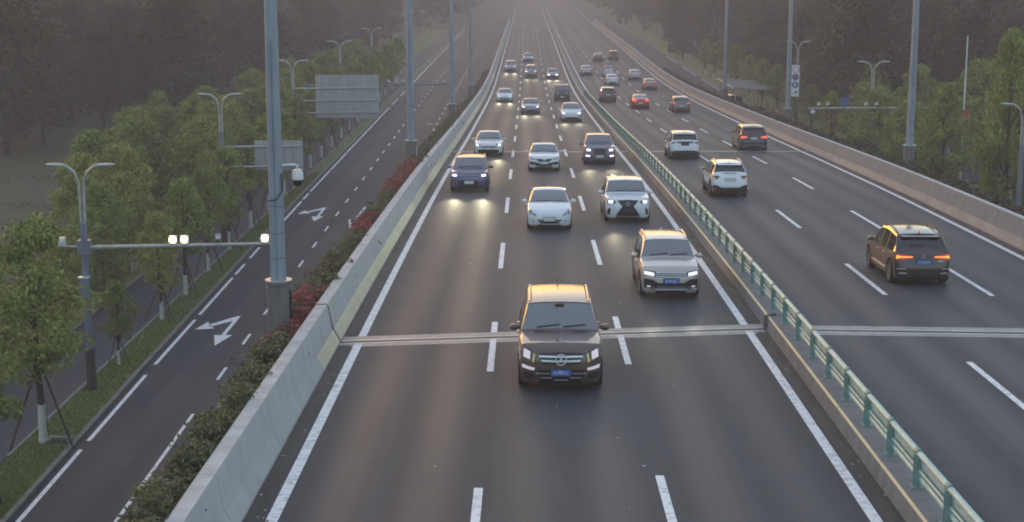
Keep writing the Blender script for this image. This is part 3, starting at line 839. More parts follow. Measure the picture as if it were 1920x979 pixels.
wood(34, 88, 144, 236, 8.6, 'dark wood on the right', 'dark wood tree in the deep wood behind the right verge', lambda x, y: x < .36 * y + 4)
wood(33, 120, 240, 420, 15, 'far wood on the right', 'dim far tree of the hazy wood right of the road', lambda x, y: x < .36 * y + 4)
# distant woods nobody could count
b = MB(); rg = random.Random(3)
for sgn in (-1, 1):
    for y in range(430, 1300, 26):
        for x in range(26 if sgn < 0 else 34, 330, 24):
            if x < .38 * y + 10:
                hgt = rg.uniform(9, 14)
                for k in range(5):
                    leaves(b, rg, (sgn * x + rg.uniform(-6, 6), y + rg.uniform(-8, 8), rg.uniform(3, hgt)), 26, rg.uniform(3, 5), 1.5, .9, .3)
b.build('distant_woods', m_leafD, None, kind='stuff', label='far hazy woods on both sides of the road', category='woods')
# grass on the near verge
b = MB(); rg = random.Random(9)
for _ in range(26000):
    y = 44 + 80 * rg.random() ** 1.5; x = rg.uniform(-17.72, xf(y) - .5)
    h = rg.uniform(.04, .12); a = rg.uniform(0, 6.28); w = .016
    dx, dy = math.cos(a) * w, math.sin(a) * w
    b.add([(x - dx, y - dy, .1), (x + dx, y + dy, .1), (x + rg.gauss(0, .04), y + rg.gauss(0, .04), .1 + h)], [(0, 1, 2)])
b.build('grass', m_blade, None, kind='stuff', label='short grass on the left verge', category='grass')
b = MB()
for _ in range(1500):
    x, y = rg.uniform(-58, -21.6), rg.uniform(60, 150)
    if x < -.36 * y - 4: continue
    d = mnoise.noise(Vector((x * .12, y * .12, 5)))
    if d > -.05 and not (x > -26.5 and rg.random() < .3):
        leaves(b, rg, (x, y, .05), 9, .55, .11, .5, .1)
b.build('undergrowth', m_leafS, None, kind='stuff', label='low weeds in the left field', category='undergrowth')

# shrubs in troughs outside the parapets
def shrub_proto(seed, lm, name, w=1.35, d=.52, h=.54, n=30, leaf=.05, nl=62):
    rng = random.Random(seed); t = link(name, None, None)
    b = MB(); lf = MB()
    for i in range(n):
        x = max(-.52, min(.52, rng.gauss(0, d * .45))); y = rng.uniform(-w, w); z = .15 + h * rng.random() ** .8 * (1.15 - .5 * abs(x) / d)
        b.tube([(x * .3, y * .7, -.15), (x * .7, y * .9, z * .5), (x, y, z)], [.018, .013, .006], 5)
        leaves(lf, rng, (x, y, z), nl, rng.uniform(.16, .33), leaf * rng.uniform(.8, 1.2), .8, .2)
        if rng.random() < .35:     # a trailing shoot
            q = Vector((x + rng.uniform(-.06, .06), y, z + rng.uniform(.1, .3)))
            b.tube([(x, y, z), tuple(q)], .006, 4); leaves(lf, rng, tuple(q), 12, .13, leaf, .8, .1)
    b.build('stem', m_bark, t); lf.build('leaves', lm, t)
    return t
SH = {'olive': [shrub_proto(200 + i, m_leafS, 'trough_shrub') for i in range(3)], 'bronze': [shrub_proto(210 + i, m_leafBr, 'trough_shrub') for i in range(3)], 'red': [shrub_proto(220 + i, m_leafR, 'flowering_shrub', n=20) for i in range(2)],
      'hedge': [shrub_proto(230 + i, m_leafH, 'hedge_shrub', w=1.5, d=.5, h=.75, n=24, nl=40, leaf=.08) for i in range(3)]}
LB = {'olive': 'olive green trough shrub with no flowers outside the left parapet', 'bronze': 'bronze leaved trough shrub outside the left parapet', 'red': 'red flowering shrub among the trough shrubs outside the left parapet', 'hedge': 'dark clipped shrub showing above the right parapet'}
rs = random.Random(21)
y = 17.0
while y < 236:
    kind = 'red' if (38.5 < y < 41.5 or 55 < y < 58.5 or 68 < y < 76 or 77.5 < y < 80) else ('bronze' if rs.random() < (.35 if y < 36 else .62) else 'olive')
    x = -6.06 + rs.uniform(-.06, .06)
    place(rs.choice(SH[kind]), used, x, y, rs.choice((0, math.pi)) + rs.uniform(-.1, .1), rs.uniform(.9, 1.18), LB[kind], 'shrub', kind + ' shrubs in the left troughs', prof(y) + .40, rs.uniform(.75, 1.1))
    if kind == 'red' :
        place(rs.choice(SH['bronze']), used, x - .1, y + 1.1, rs.uniform(0, .1), .9, LB['bronze'], 'shrub', 'bronze shrubs in the left troughs', prof(y) + .38)
    y += rs.uniform(1.9, 2.5)
m_trough = mat('trough_plastic', (.30, .29, .27), .7, col2=(.2, .19, .18), scale=3)
m_soil = mat('soil', (.035, .026, .02), .95, col2=(.06, .045, .035), scale=6)
def trough(xfun, side, y):
    t = thing('planter_trough', ('grey planter trough hung outside the left parapet' if side < 0 else 'grey planter trough hung outside the right parapet'), 'planter', (xfun(y), y, prof(y) + .1), 0, 'planter troughs outside the %s parapet' % ('left' if side < 0 else 'right'))
    t.rotation_euler = (math.atan((prof(y + 2) - prof(y - 2)) / 4), 0, 0)
    b = MB()
    for sx in (-.42, .42): b.box((sx, 0, .22), (.04, 4.8, .5))
    for sy in (-2.38, 2.38): b.box((0, sy, .22), (.80, .04, .5))
    b.box((0, 0, 0), (.8, 4.72, .04)); b.build('box', m_trough, t)
    b = MB(); b.grid([[(-.4, yy, .38 + .03 * math.sin(yy * 3)), (.4, yy, .38 + .03 * math.cos(yy * 2))] for yy in [-2.35 + .47 * k for k in range(11)]]); b.build('soil', m_soil, t)
y = 12.5
while y < 235: trough(lambda q: -6.13, -1, y); y += 5
y = 52.5
while y < 235: trough(lambda q: xr(q) + 1.66, 1, y); y += 5
y = 51.0
while y < 240:
    place(rs.choice(SH['hedge']), used, xr(y) + 1.66, y, rs.choice((0, math.pi)), rs.uniform(.95, 1.15), LB['hedge'], 'shrub', 'hedge shrubs above the right parapet', prof(y) + .42, rs.uniform(.62, .85)); y += rs.uniform(2.1, 2.6)
for d_ in (ST, MT, RT, WT, SH['olive'], SH['bronze'], SH['red'], SH['hedge']):
    for o in d_:
        if not used.get(o.name):
            for c in kids(o): bpy.data.objects.remove(c)
            bpy.data.objects.remove(o)
# ------------------------------------------------------------------ vehicles
m_tyre = mat('tyre_rubber', (.016, .016, .017), .85, bump=.1)
m_rim = mat('alloy_rim', (.36, .36, .37), .35, .8)
m_rimd = mat('dark_rim', (.06, .06, .065), .4, .6)
m_trim = mat('dark_trim', (.018, .018, .019), .55)
m_chrome = mat('chrome', (.80, .80, .81), .35, .15)
m_silver = mat('satin_silver', (.50, .50, .51), .35, .5)
m_grille = mat('grille_black', (.010, .010, .011), .4)
m_lens = mat('headlamp_glass', (.34, .35, .37), .12, .2, coat=1.0)
m_lensd = mat('dark_lamp_glass', (.05, .05, .055), .1, .1, coat=1.0)
m_lit = mat('lit_headlamp', (.8, .8, .85), .2, emit=(.84, .80, 1.0), es=.42)
m_litd = mat('lit_daytime_strip', (.8, .8, .85), .2, emit=(.92, .90, 1.0), es=.13)
m_dip = mat('dim_headlamp', (.36, .34, .37), .15, emit=(.95, .86, .95), es=.06, coat=1)
m_yel = mat('yellow_turn_strip', (.30, .26, .10), .2, emit=(1.0, .80, .25), es=.03)
m_tail = mat('tail_lamp', (.16, .012, .012), .15, emit=(1.0, .06, .04), es=.05, coat=1)
m_tailon = mat('lit_tail_lamp', (.5, .03, .02), .2, emit=(1.0, .12, .06), es=.22)
m_tailor = mat('lit_orange_lamp', (.6, .2, .03), .2, emit=(1.0, .36, .03), es=.22)
m_plate = mat('blue_plate', (.05, .11, .42), .4)
m_platew = mat('white_green_plate', (.55, .62, .58), .4)
m_platet = mat('plate_text', (.72, .74, .78), .4)
m_glass = mat('tinted_glass', (.045, .062, .074), .04, 0, spec=1.0, coat=0)
m_glass.node_tree.nodes['Principled BSDF'].inputs['IOR'].default_value = 2.0
m_glassd = mat('privacy_glass', (.010, .011, .013), .05, 0, spec=.7, coat=.6)
m_bulb = m_lit
def paint(n, c, metal=0.0, rough=.3): return mat('paint_' + n, c, rough, metal, coat=1.0)
P_brown = paint('dark_brown', (.125, .080, .062), .3, .38)
P_silver = paint('champagne_silver', (.50, .455, .42), .4, .36)
P_white = paint('white', (.74, .76, .79))
P_pearl = paint('pearl_white', (.66, .68, .71))
P_violet = paint('grey_violet', (.14, .125, .20), .4, .34)
P_violet2 = paint('dark_violet', (.105, .092, .185), .4, .34)
P_grey = paint('grey', (.30, .29, .32), .4, .34)
P_olive = paint('dark_olive', (.055, .052, .045), .2, .4)
P_black = paint('black', (.038, .020, .017), .1, .3)
P_navy = paint('blue_black', (.018, .018, .028), .1, .3)
P_red = paint('red', (.42, .035, .030), .1, .3)
P_pink = paint('dull_red', (.42, .16, .13), .2, .35)
P_bronze = paint('bronze_grey', (.17, .14, .125), .4, .36)
P_dim = paint('silver_grey', (.40, .39, .40), .4, .36)
P_blue = paint('blue_grey', (.10, .12, .22), .2, .36)

FONT = None
def text_mesh(txt, size, name, m, parent, Mx):
    cu = bpy.data.curves.new('lettering', 'FONT')
    cu.body = txt; cu.size = size; cu.align_x = 'CENTER'; cu.align_y = 'CENTER'; cu.extrude = .002
    o = bpy.data.objects.new('lettering', cu)
    COL.objects.link(o)
    dg = bpy.context.evaluated_depsgraph_get(); dg.update()
    me = bpy.data.meshes.new_from_object(o.evaluated_get(dg))
    bpy.data.objects.remove(o)
    me.transform(Mx); me.materials.clear(); me.materials.append(m)
    return link(name, me, parent)

class Car:
    """Body lofted from cross sections along its length (front at -y), nose and tail draped on their own curved surfaces."""
    def __init__(c, name, label, cat, p, group=None, **k):
        T = dict(L=4.6, W=1.84, Hh=1.46, zs=.2, rw=.33, nose=.72, cowl=.98, ycowl=-1.0, yrf=-.22, yrr=.85, yrg=1.72, deck=1.08, belt=.93, tail=.98, roofr=1.38, tum=.42, df=.36, dr=.28, pf=3.4, pr=4.5,
                 cladding=False, rails=False, spoiler=False, glass=m_glass, rearglass=m_glassd, rim=m_rim, shark=True, rooft=None, whb=(.86, .80))
        T.update(k); c.T = T; t = T
        c.paint = p
        L, W = t['L'], t['W']
        c.root = thing(name, label, cat, (0, 0, 0), 0, group)
        c.yf, c.yb = -L / 2 + t['df'], L / 2 - t['dr']
        c.fa, c.ra = -L / 2 + t['whb'][0], L / 2 - t['whb'][1]
        yc, yrf, yrr, yrg = t['ycowl'], t['yrf'], t['yrr'], t['yrg']
        c.zx = [c.yf, lerp(c.yf, yc, .5), yc, yrf, lerp(yrf, yrr, .4), yrr, yrg, c.yb]
        c.zz = [t['nose'] + .06, lerp(t['nose'] + .06, t['cowl'], .62), t['cowl'], t['Hh'] - .05, t['Hh'], t['roofr'], t['deck'], t['tail']]
        c.build()
    def smoothz(c, y):
        xs, zs = c.zx, c.zz
        # monotone-ish: linear on the glass slopes, eased on hood and roof
        for i in range(len(xs) - 1):
            if y <= xs[i + 1] or i == len(xs) - 2:
                u = (y - xs[i]) / (xs[i + 1] - xs[i]); u = min(1, max(0, u))
                if i in (3,): u = 1 - (1 - u) ** 2
                if i == 4: u = u * u
                z = lerp(zs[i], zs[i + 1], u)
                if i in (2, 5): z += .035 * math.sin(math.pi * u)
                return z
    def section(c, y):
        t = c.T; L, W = t['L'], t['W']
        q = 2 * y / L
        wb = W / 2 * (1 - .10 * max(0, abs(q) - .45) ** 2 * 3.3)
        zt = c.smoothz(y)
        zb = t['belt'] + .045 * (q if q > 0 else q * .3)
        zb = min(zb, zt - .05)
        zs = t['zs']; R_ = t['rw'] + .055
        for yw in (c.fa, c.ra):
            d = abs(y - yw)
            if d < R_: zs = max(zs, t['rw'] + math.sqrt(max(0, R_ * R_ - d * d)))
            elif d < R_ + .012: zs = max(zs, t['zs'])
        xt = lambda z: wb - .035 - max(0, z - zb) * t['tum']
        zk = max(.52, zs + .05)
        zk = min(zk, zb - .12)
        gap = min(.075, (zt - zb) * .3)
        h = [(0, zs), (wb * .78, zs), (wb - .022, zs + (.012 if zs > t['zs'] else .05)), (wb, zk), (wb - .004, lerp(zk, zb, .6)), (wb - .03, zb),
             (xt(zt - gap), zt - gap), (xt(zt - gap * .25) - .025, zt - gap * .2), (xt(zt) * .86, zt + .004), (xt(zt) * .52, zt + .022), (0, zt + .03)]
        return h
    def build(c):
        t = c.T; L, W = t['L'], t['W']; p = c.paint
        ys = set()
        def span(a, b, n):
            for i in range(n + 1): ys.add(round(lerp(a, b, i / n), 4))
        R_ = t['rw'] + .055
        yc, yrf, yrr, yrg = t['ycowl'], t['yrf'], t['yrr'], t['yrg']
        span(c.yf, yc, 6); span(yc, yrf, 5); span(yrf, yrr, 8); span(yrr, yrg, 4); span(yrg, c.yb, 3)
        for yw in (c.fa, c.ra):
            for k in range(-6, 7): ys.add(round(yw + R_ * math.sin(math.pi / 2 * k / 6.0), 4))
            ys.add(round(yw - R_ - .01, 4)); ys.add(round(yw + R_ + .01, 4))
        bp = lerp(yrf, yrr, .30 if t['yrr'] < 1.2 else .24); cp = lerp(yrf, yrr, .86 if t['yrr'] < 1.2 else .66)
        pil = [(bp - .04, bp + .04), (cp - .045, cp + .045)]
        for a, e in pil: ys.add(round(a, 4)); ys.add(round(e, 4))
        for v in (yc + .03, yrf - .03, yrr + .03, yrg - .05, yrr - .12): ys.add(round(v, 4))
        Y = sorted(v for v in ys if c.yf - 1e-6 <= v <= c.yb + 1e-6)
        Z = [Y[0]]
        for v in Y[1:]:
            if v - Z[-1] > .006: Z.append(v)
        Y = Z
        secs = [c.section(y) for y in Y]
        c.secf, c.secb = secs[0], secs[-1]
        n = 11; full = lambda h: [(-x, z) for x, z in h[::-1][:-1]] + h       # from top centre left ... bottom ... right
        # order: left top -> left bottom -> right top
        rows = []
        for y, h in zip(Y, secs):
            left = [(-x, y, z) for x, z in h[::-1]]       # idx 0 = top centre, 10 = bottom centre
            right = [(x, y, z) for x, z in h[1:]]         # idx 11.. = right bottom .. top
            rows.append(left + right)
        m = len(rows[0])
        body = MB(); under = MB(); ws = MB(); rw_ = MB(); sw = {}; clad = MB(); roofp = MB()
        def q(b_, i, j, off=0.0):
            pts = [rows[i][j], rows[i][j + 1], rows[i + 1][j + 1], rows[i + 1][j]]
            if off:
                V = [Vector(v) for v in pts]
                nn = (V[2] - V[0]).cross(V[3] - V[1]).normalized()
                if nn.dot(V[0] - Vector((0, V[0].y, .6))) < 0: nn = -nn
                pts = [v - nn * off for v in V]
            b_.add(pts, [(0, 1, 2, 3)])
        for i in range(len(Y) - 1):
            ym = (Y[i] + Y[i + 1]) / 2
            for j in range(m - 1):
                k = j if j < 10 else 19 - j       # 0 top centre strip ... 9 bottom
                side = -1 if j < 10 else 1
                if k <= 2 and yc + .025 < ym < yrf - .025: q(ws, i, j, .006); continue
                if k <= 2 and yrr + .025 < ym < yrg - .045 and t['rearglass']: q(rw_, i, j, .006); continue
                if k == 4 and yc + .22 < ym < yrg - .12 and (secs[i][6][1] - secs[i][5][1]) > .07 and (secs[i + 1][6][1] - secs[i + 1][5][1]) > .07 and not any(a < ym < e for a, e in pil):
                    key = (side, 0 if ym < pil[0][0] else 1 if ym < pil[1][0] else 2)
                    q(sw.setdefault(key, MB()), i, j, .008); continue
                if k >= 8: q(under, i, j); continue
                if k == 7 and t['cladding']: q(clad, i, j); continue
                if t['rooft'] and k <= 3 and yrf - .03 < ym < yrr: q(roofp, i, j); continue
                q(body, i, j)
        bo = body
        # nose and tail caps on their own surfaces, part of the body mesh
        for sgn in (-1, 1):
            rows2 = []
            for it in range(17):
                rr = []
                for js in range(29):
                    rr.append(c.cap(sgn, -1 + 2 * js / 28, it / 16))
                rows2.append(rr)
            bo.grid(rows2, flip=sgn > 0)
        c.body = bo.build('body', p, c.root, smooth=38)
        for me in (c.body.data,):
            pass
        if under.v: under.build('underbody', m_trim, c.root, smooth=40)
        if clad.v: clad.build('sill_cladding', m_trim, c.root, smooth=40)
        if roofp.v: roofp.build('roof_panel', t['rooft'], c.root, smooth=40)
        ws.build('windscreen', t['glass'], c.root, smooth=60)
        if rw_.v: rw_.build('rear_window', t['rearglass'], c.root, smooth=60)
        for (s_, k), b_ in sw.items(): b_.build('side_window', t['glass'] if k == 0 else t['rearglass'] or t['glass'], c.root, smooth=60)
        # wheels
        for yw in (c.fa, c.ra):
            for s_ in (-1, 1):
                r = t['rw']; xw = s_ * (W / 2 - .125)
                b = MB(); b.lathe([(r * .62, -.11), (r * .93, -.115), (r, -.08), (r, .08), (r * .93, .115), (r * .62, .11)], 22, axis='X')
                w = b.build('wheel', m_tyre, c.root, smooth=35); w.location = (xw, yw, r)
                b = MB(); b.lathe([(r * .64, .11 * s_), (r * .60, .06 * s_), (0, .05 * s_)], 22, axis='X', m=1)
                for a in range(5):
                    an = 2 * math.pi * a / 5
                    b.box((s_ * .085, math.sin(an) * r * .32, math.cos(an) * r * .32), (.03, r * .16, r * .58), rx=-an)
                b.lathe([(r * .66, .10 * s_), (r * .66, .118 * s_), (r * .58, .112 * s_), (r * .58, .08 * s_)], 22, axis='X')
                b.build('rim', [t['rim'], m_trim], w, smooth=35)
        # mirrors
        ym = yc + .42
        h = c.section(ym)
        for s_ in (-1, 1):
            b = MB(); rows3 = []
            zz = h[5][1] + .1
            for u, w, hh in ((0, .05, .03), (.06, .10, .07), (.16, .10, .085), (.22, .07, .06), (.235, .02, .02)):
                rows3.append([(s_ * (W / 2 - .03 + u), ym - .02 - .02 * math.sin(u * 8) + w * .8 * math.cos(a_), zz + hh * math.sin(a_)) for a_ in [2 * math.pi * kk / 10 for kk in range(10)]])
            b.grid(rows3, 0, True, flip=s_ > 0); b.f.append(tuple(range(len(b.v) - 10, len(b.v)))); b.m.append(0)
            mr = b.build('wing_mirror', t.get('mirror', p), c.root, smooth=60)
            b = MB(); b.box((s_ * (W / 2 + .09), ym + .07, zz + .005), (.17, .012, .115)); b.build('mirror_glass', m_glass, mr)
            # door handles and door seams
            for yy in (bp - .16, cp - .16):
                hd = c.section(yy)
                b = MB(); b.box((s_ * (hd[4][0] + .012), yy, lerp(hd[4][1], hd[5][1], .35)), (.03, .17, .03)); b.build('door_handle', p if p not in (P_black,) else m_silver, c.root)
            for yy in (yc + .32, bp, cp):
                b = MB(); hd = c.section(yy)
                b.grid([[(s_ * (hd[k][0] + .0025), yy - .006, hd[k][1]), (s_ * (hd[k][0] + .0025), yy + .006, hd[k][1])] for k in (3, 4, 5)], flip=s_ < 0); b.build('door_seam', m_trim, c.root)
        c.valance = [c.bar('shade_valance', m_trim, -.97, .97, -.02, .09, sgn=g, off=.018)[0] for g in (-1, 1)]  # dark bars: black lower intake plus painted shadow under the car
        # wipers
        for x0 in (-.55, .08):
            b = MB()
            pts = []
            for u in (0, .5, 1):
                x = x0 + u * .55; y = yc + .06 + u * .05
                pts.append((x, y - .012, c.smoothz(y) + .035))
            b.tube(pts, .012, 5); b.build('wiper', m_trim, c.root)
        if t['rails']:
            for s_ in (-1, 1):
                pts = []
                for u in range(7):
                    y = lerp(yrf + .15, yrr - .1, u / 6); hd = c.section(y)
                    pts.append((s_ * (hd[8][0] + .05), y, hd[8][1] + (.055 if 0 < u < 6 else .0)))
                b = MB(); b.tube(pts, .022, 6); b.build('roof_rail', t['rails'], c.root, smooth=60)
        if t['shark']:
            y = yrr - .12; z = c.smoothz(y) + .03
            b = MB(); b.add([(-.03, y - .12, z), (.03, y - .12, z), (.03, y + .06, z - .01), (-.03, y + .06, z - .01), (0, y + .06, z + .075), (0, y + .0, z + .06)], [(0, 1, 5), (1, 2, 4, 5), (2, 3, 4), (3, 0, 5, 4)]); b.build('antenna', p, c.root)
        if t['spoiler']:
            y = yrr + .02; hd = c.section(y); x = hd[8][0]
            b = MB(); z = hd[8][1]
            b.add([(-x, y - .12, z + .02), (x, y - .12, z + .02), (x * .97, y + .2, z - .035), (-x * .97, y + .2, z - .035), (-x, y - .12, z - .03), (x, y - .12, z - .03), (x * .97, y + .17, z - .075), (-x * .97, y + .17, z - .075)],
                  [(0, 1, 2, 3), (7, 6, 5, 4), (3, 2, 6, 7), (0, 3, 7, 4), (1, 5, 6, 2)]); b.build('roof_spoiler', p, c.root)
    def wside(c, sgn, z):
        h = c.secf if sgn < 0 else c.secb
        pts = [(h[k][1], h[k][0]) for k in (2, 3, 4, 5, 6, 7)]
        return interp(z, [a for a, _ in pts], [b for _, b in pts])
    def cap(c, sgn, s, tt, off=0.0):
        t = c.T; h = c.secf if sgn < 0 else c.secb
        zlo = t['zs'] + .02
        xh = h[8][0]
        zt_ = interp(abs(s), [0, .5, .86, 1], [h[10][1], h[9][1], h[8][1], h[7][1] - .01])
        z = lerp(zlo, zt_, tt)
        x = s * c.wside(sgn, z)
        if sgn < 0: pr = interp(tt, [0, .12, .4, .62, .80, .92, 1], [.78, .95, 1.0, .96, .80, .50, 0.0]); e, d, y0 = t['pf'], t['df'], c.yf
        else: pr = interp(tt, [0, .1, .42, .6, .82, .95, 1], [.7, .95, 1.0, .88, .62, .35, 0.0]); e, d, y0 = t['pr'], t['dr'], c.yb
        pl = max(0.0, 1 - abs(s) ** e) ** .62
        y = y0 + sgn * d * pr * pl
        return (x, y + sgn * off, z)
    def panel(c, name, m, top, bot, sgn=-1, off=.012, mirror=False, depth=.02, nz=3, parent=None, sub=4, label=None):
        """a panel draped on the nose (-1) or tail (1): top and bottom edges as (s, t) polylines"""
        out = []
        for s_ in ((1, -1) if mirror else (1,)):
            def dens(pl):
                r = []
                for a, e in zip(pl, pl[1:]):
                    for i in range(sub): r.append((lerp(a[0], e[0], i / sub), lerp(a[1], e[1], i / sub)))
                return r + [pl[-1]]
            A, B = dens(bot), dens(top)
            def pt(s, tt, o):
                p0 = Vector(c.cap(sgn, s, tt)); e_ = .01
                du = Vector(c.cap(sgn, min(1, s + e_), tt)) - Vector(c.cap(sgn, max(-1, s - e_), tt))
                dv = Vector(c.cap(sgn, s, min(1, tt + e_))) - Vector(c.cap(sgn, s, max(0, tt - e_)))
                nn = du.cross(dv)
                if nn.length < 1e-9: nn = Vector((0, sgn, 0))
                nn.normalize()
                if nn.y * sgn < 0: nn = -nn
                return p0 + nn * o
            b = MB(); rows = []
            for i in range(nz + 1):
                rows.append([pt(s_ * lerp(a[0], e[0], i / nz), lerp(a[1], e[1], i / nz), off) for a, e in zip(A, B)])
            fl = (s_ < 0) ^ (sgn > 0)
            b.grid(rows, flip=fl)
            ring = rows[0] + [r[-1] for r in rows[1:-1]] + rows[-1][::-1] + [r[0] for r in rows[1:-1][::-1]]
            ringp = [(i, j) for i, j in [(0, j) for j in range(len(A))] + [(i, len(A) - 1) for i in range(1, nz)] + [(nz, j) for j in range(len(A) - 1, -1, -1)] + [(i, 0) for i in range(nz - 1, 0, -1)]]
            inner = [pt(s_ * lerp(A[j][0], B[j][0], i / nz), lerp(A[j][1], B[j][1], i / nz), -depth) for i, j in ringp]
            outer = [rows[i][j] for i, j in ringp]
            b.grid([outer + [outer[0]], inner + [inner[0]]], flip=not fl)
            o = b.build(name, m, parent or c.root, smooth=40, label=label)
            out.append(o)
        return out
    def bar(c, name, m, s0, s1, t0, t1, sgn=-1, off=.02, mirror=False, **k):
        return c.panel(name, m, [(s0, t1), (s1, t1)], [(s0, t0), (s1, t0)], sgn, off, mirror, **k)
    def plate(c, sgn, tt, m, txt=None, off=.03):
        p0 = c.cap(sgn, 0, tt)
        b = MB(); y = p0[1] + sgn * off
        b.box((0, y, p0[2]), (.46, .014, .15), 0, rx=R(-6) * -sgn)
        pl = b.build('licence_plate', m, c.root)
        b = MB(); b.box((0, y + sgn * -.012, p0[2]), (.50, .012, .18)); b.build('plate_frame', m_trim, pl)
        if txt:
            Mx = Matrix.Translation((0, y + sgn * .0105, p0[2] - .002)) @ Matrix.Rotation(0 if sgn < 0 else math.pi, 4, 'Z') @ Matrix.Rotation(R(90), 4, 'X')
            text_mesh(txt, .105, 'plate_number', m_platet, pl, Mx)
        return pl
    def put(c, x, y, away=False, rz=0):
        """y = where the near end meets the road"""
        yc = y + c.T['L'] / 2 - .42
        c.root.location = (x, yc, prof(yc) + .006)
        sl_ = math.atan((prof(yc + 1.4) - prof(yc - 1.4)) / 2.8)
        c.root.rotation_euler = ((-sl_ if away else sl_), 0, (math.pi if away else 0) + rz)
        return c
    def beams(c, power, tt=.68, s=.72, col=(1.0, .90, .58)):
        for s_ in (-1, 1):
            l = bpy.data.lights.new('headlamp_beam', 'SPOT')
            l.energy = power * 1.1; l.color = col; l.spot_size = R(26); l.spot_blend = 1.0; l.shadow_soft_size = .09
            o = bpy.data.objects.new('headlamp_beam', l); COL.objects.link(o); o.parent = c.root
            p0 = c.cap(-1, s_ * s, tt); o.location = (p0[0], p0[1] - .12, p0[2])
            o.rotation_euler = (R(86.3), 0, math.pi)

def emblem_ring(c, sgn, tt, r, kind, m=m_chrome, off=.05):
    p0 = c.cap(sgn, 0, tt); y = p0[1] + sgn * off; z = p0[2]
    b = MB()
    ring = [(r * math.cos(a), y, z + r * math.sin(a)) for a in [2 * math.pi * k / 24 for k in range(25)]]
    b.tube(ring, r * .09, 6, cap=False)
    if kind == 'star':
        for a in (90, 210, 330):
            a = R(a); d = Vector((math.cos(a), 0, math.sin(a))); n = Vector((-d.z, 0, d.x)) * r * .16
            cc = Vector((0, y, z)); f = Vector((0, sgn * .02, 0))
            b.add([cc + f, cc + n - d * r * .05, cc + d * r, cc - n - d * r * .05], [(0, 1, 2), (0, 2, 3)])
    elif kind == 'letters':      # V above W
        for pts in ([(-.5, .72), (0, .12), (.5, .72)], [(-.8, .3), (-.42, -.72), (0, .0), (.42, -.72), (.8, .3)]):
            b.tube([(x * r, y, z + w * r) for x, w in pts], r * .09, 5)
    elif kind == 'oval_l':
        b.tube([(-.35 * r, y, z + .55 * r), (-.1 * r, y, z - .45 * r), (.55 * r, y, z - .45 * r)], r * .1, 5)
    elif kind == 'h':
        for pts in ([(-.45, .6), (-.35, -.6)], [(.45, .6), (.35, -.6)], [(-.4, 0), (.4, 0)]):
            b.tube([(x * r, y, z + w * r) for x, w in pts], r * .13, 5)
    elif kind == 'rampant':
        b.tube([(x * r, y, z + w * r) for x, w in ((-.3, -.9), (.1, -.4), (-.1, .1), (.2, .5), (-.1, .9))], r * .14, 5)
    return b.build('emblem', m, c.root, smooth=40)

SUV = dict(L=4.65, W=1.88, Hh=1.68, zs=.20, rw=.37, nose=.98, cowl=1.12, ycowl=-1.02, yrf=-.38, yrr=1.72, yrg=2.08, deck=1.12, belt=1.04, tail=1.05, roofr=1.60, tum=.32, df=.36, dr=.2, pf=4.2, pr=6, spoiler=True, cladding=True, whb=(.9, .82))
SED = dict()
def suv(**k): d = dict(SUV); d.update(k); return d

# ---- oncoming, near to far
c = Car('dark_brown_suv', 'large dark brown suv nearest the camera in the middle oncoming lane', 'suv', P_brown,
        **suv(L=5.1, W=2.02, Hh=1.82, nose=1.08, cowl=1.2, ycowl=-1.1, yrf=-.45, yrr=1.95, yrg=2.33, deck=1.2, belt=1.12, tail=1.12, roofr=1.76, rails=m_silver, df=.34, pf=5.2, rw=.40, cladding=False, zs=.22, tum=.29, mirror=P_brown))
c.put(.81, 34.9)
c.panel('grille', m_grille, [(-.55, .79), (0, .80), (.55, .79)], [(-.46, .52), (0, .49), (.46, .52)], off=.016)
for t0, w in ((.68, .60), (.575, .53)):
    c.panel('grille_bar', m_chrome, [(-w * .92, t0 + .055), (0, t0 + .035), (w * .92, t0 + .055)], [(-w * .88, t0 + .005), (0, t0 - .012), (w * .88, t0 + .005)], off=.034)
emblem_ring(c, -1, .635, .125, 'star')
b = MB(); p0 = c.cap(-1, 0, .985); b.tube([(0, p0[1], p0[2]), (0, p0[1] - .005, p0[2] + .06)], .01, 5); b.lathe([(.035, -.008), (.04, 0), (.035, .008), (.028, 0), (.035, -.008)], 14, axis='Y', c=(0, p0[1] - .005, p0[2] + .09)); b.build('hood_ornament', m_chrome, c.root)
for o in c.panel('headlight', m_lensd, [(.60, .80), (.80, .90), (.93, .95)], [(.64, .55), (.78, .60), (.95, .70)], mirror=True, off=.01): pass
c.panel('headlamp_glow', m_dip, [(.76, .82), (.92, .90)], [(.76, .64), (.92, .70)], mirror=True, off=.018)
c.panel('turn_strip', m_yel, [(.635, .76), (.68, .80)], [(.665, .57), (.70, .59)], mirror=True, off=.02)
c.panel('daytime_light', m_dip, [(.64, .42), (.95, .50)], [(.66, .36), (.94, .41)], mirror=True, off=.016)
c.panel('lower_intake', m_grille, [(-.58, .37), (.58, .37)], [(-.50, .10), (.50, .10)], off=.016)
for t0, s0, s1 in ((.27, -.62, -.24), (.27, .24, .62), (.155, -.5, -.22), (.155, .22, .5)): c.bar('trim_bar', m_silver, s0, s1, t0, t0 + .022, off=.022)
c.bar('skid_plate', m_silver, -.18, .18, .10, .125, off=.024)
c.bar('intake_slat', m_trim, -.55, .55, .335, .36, off=.018)
c.bar('fog_intake', m_trim, .66, .94, .14, .30, mirror=True, off=.016)
c.plate(-1, .30, m_plate, 'A·P801L', .04)
for s_ in (-1, 1):
    b = MB(); y = c.T['ycowl'] - .13; b.box((s_ * .48, y, c.smoothz(y) + .027), (.30, .06, .012)); b.build('hood_vent', m_trim, c.root)
b = MB(); y = c.T['ycowl'] + .60; b.box((0, y - .05, c.smoothz(y) - .0), (.22, .08, .05)); b.build('mirror_housing', m_trim, c.root)
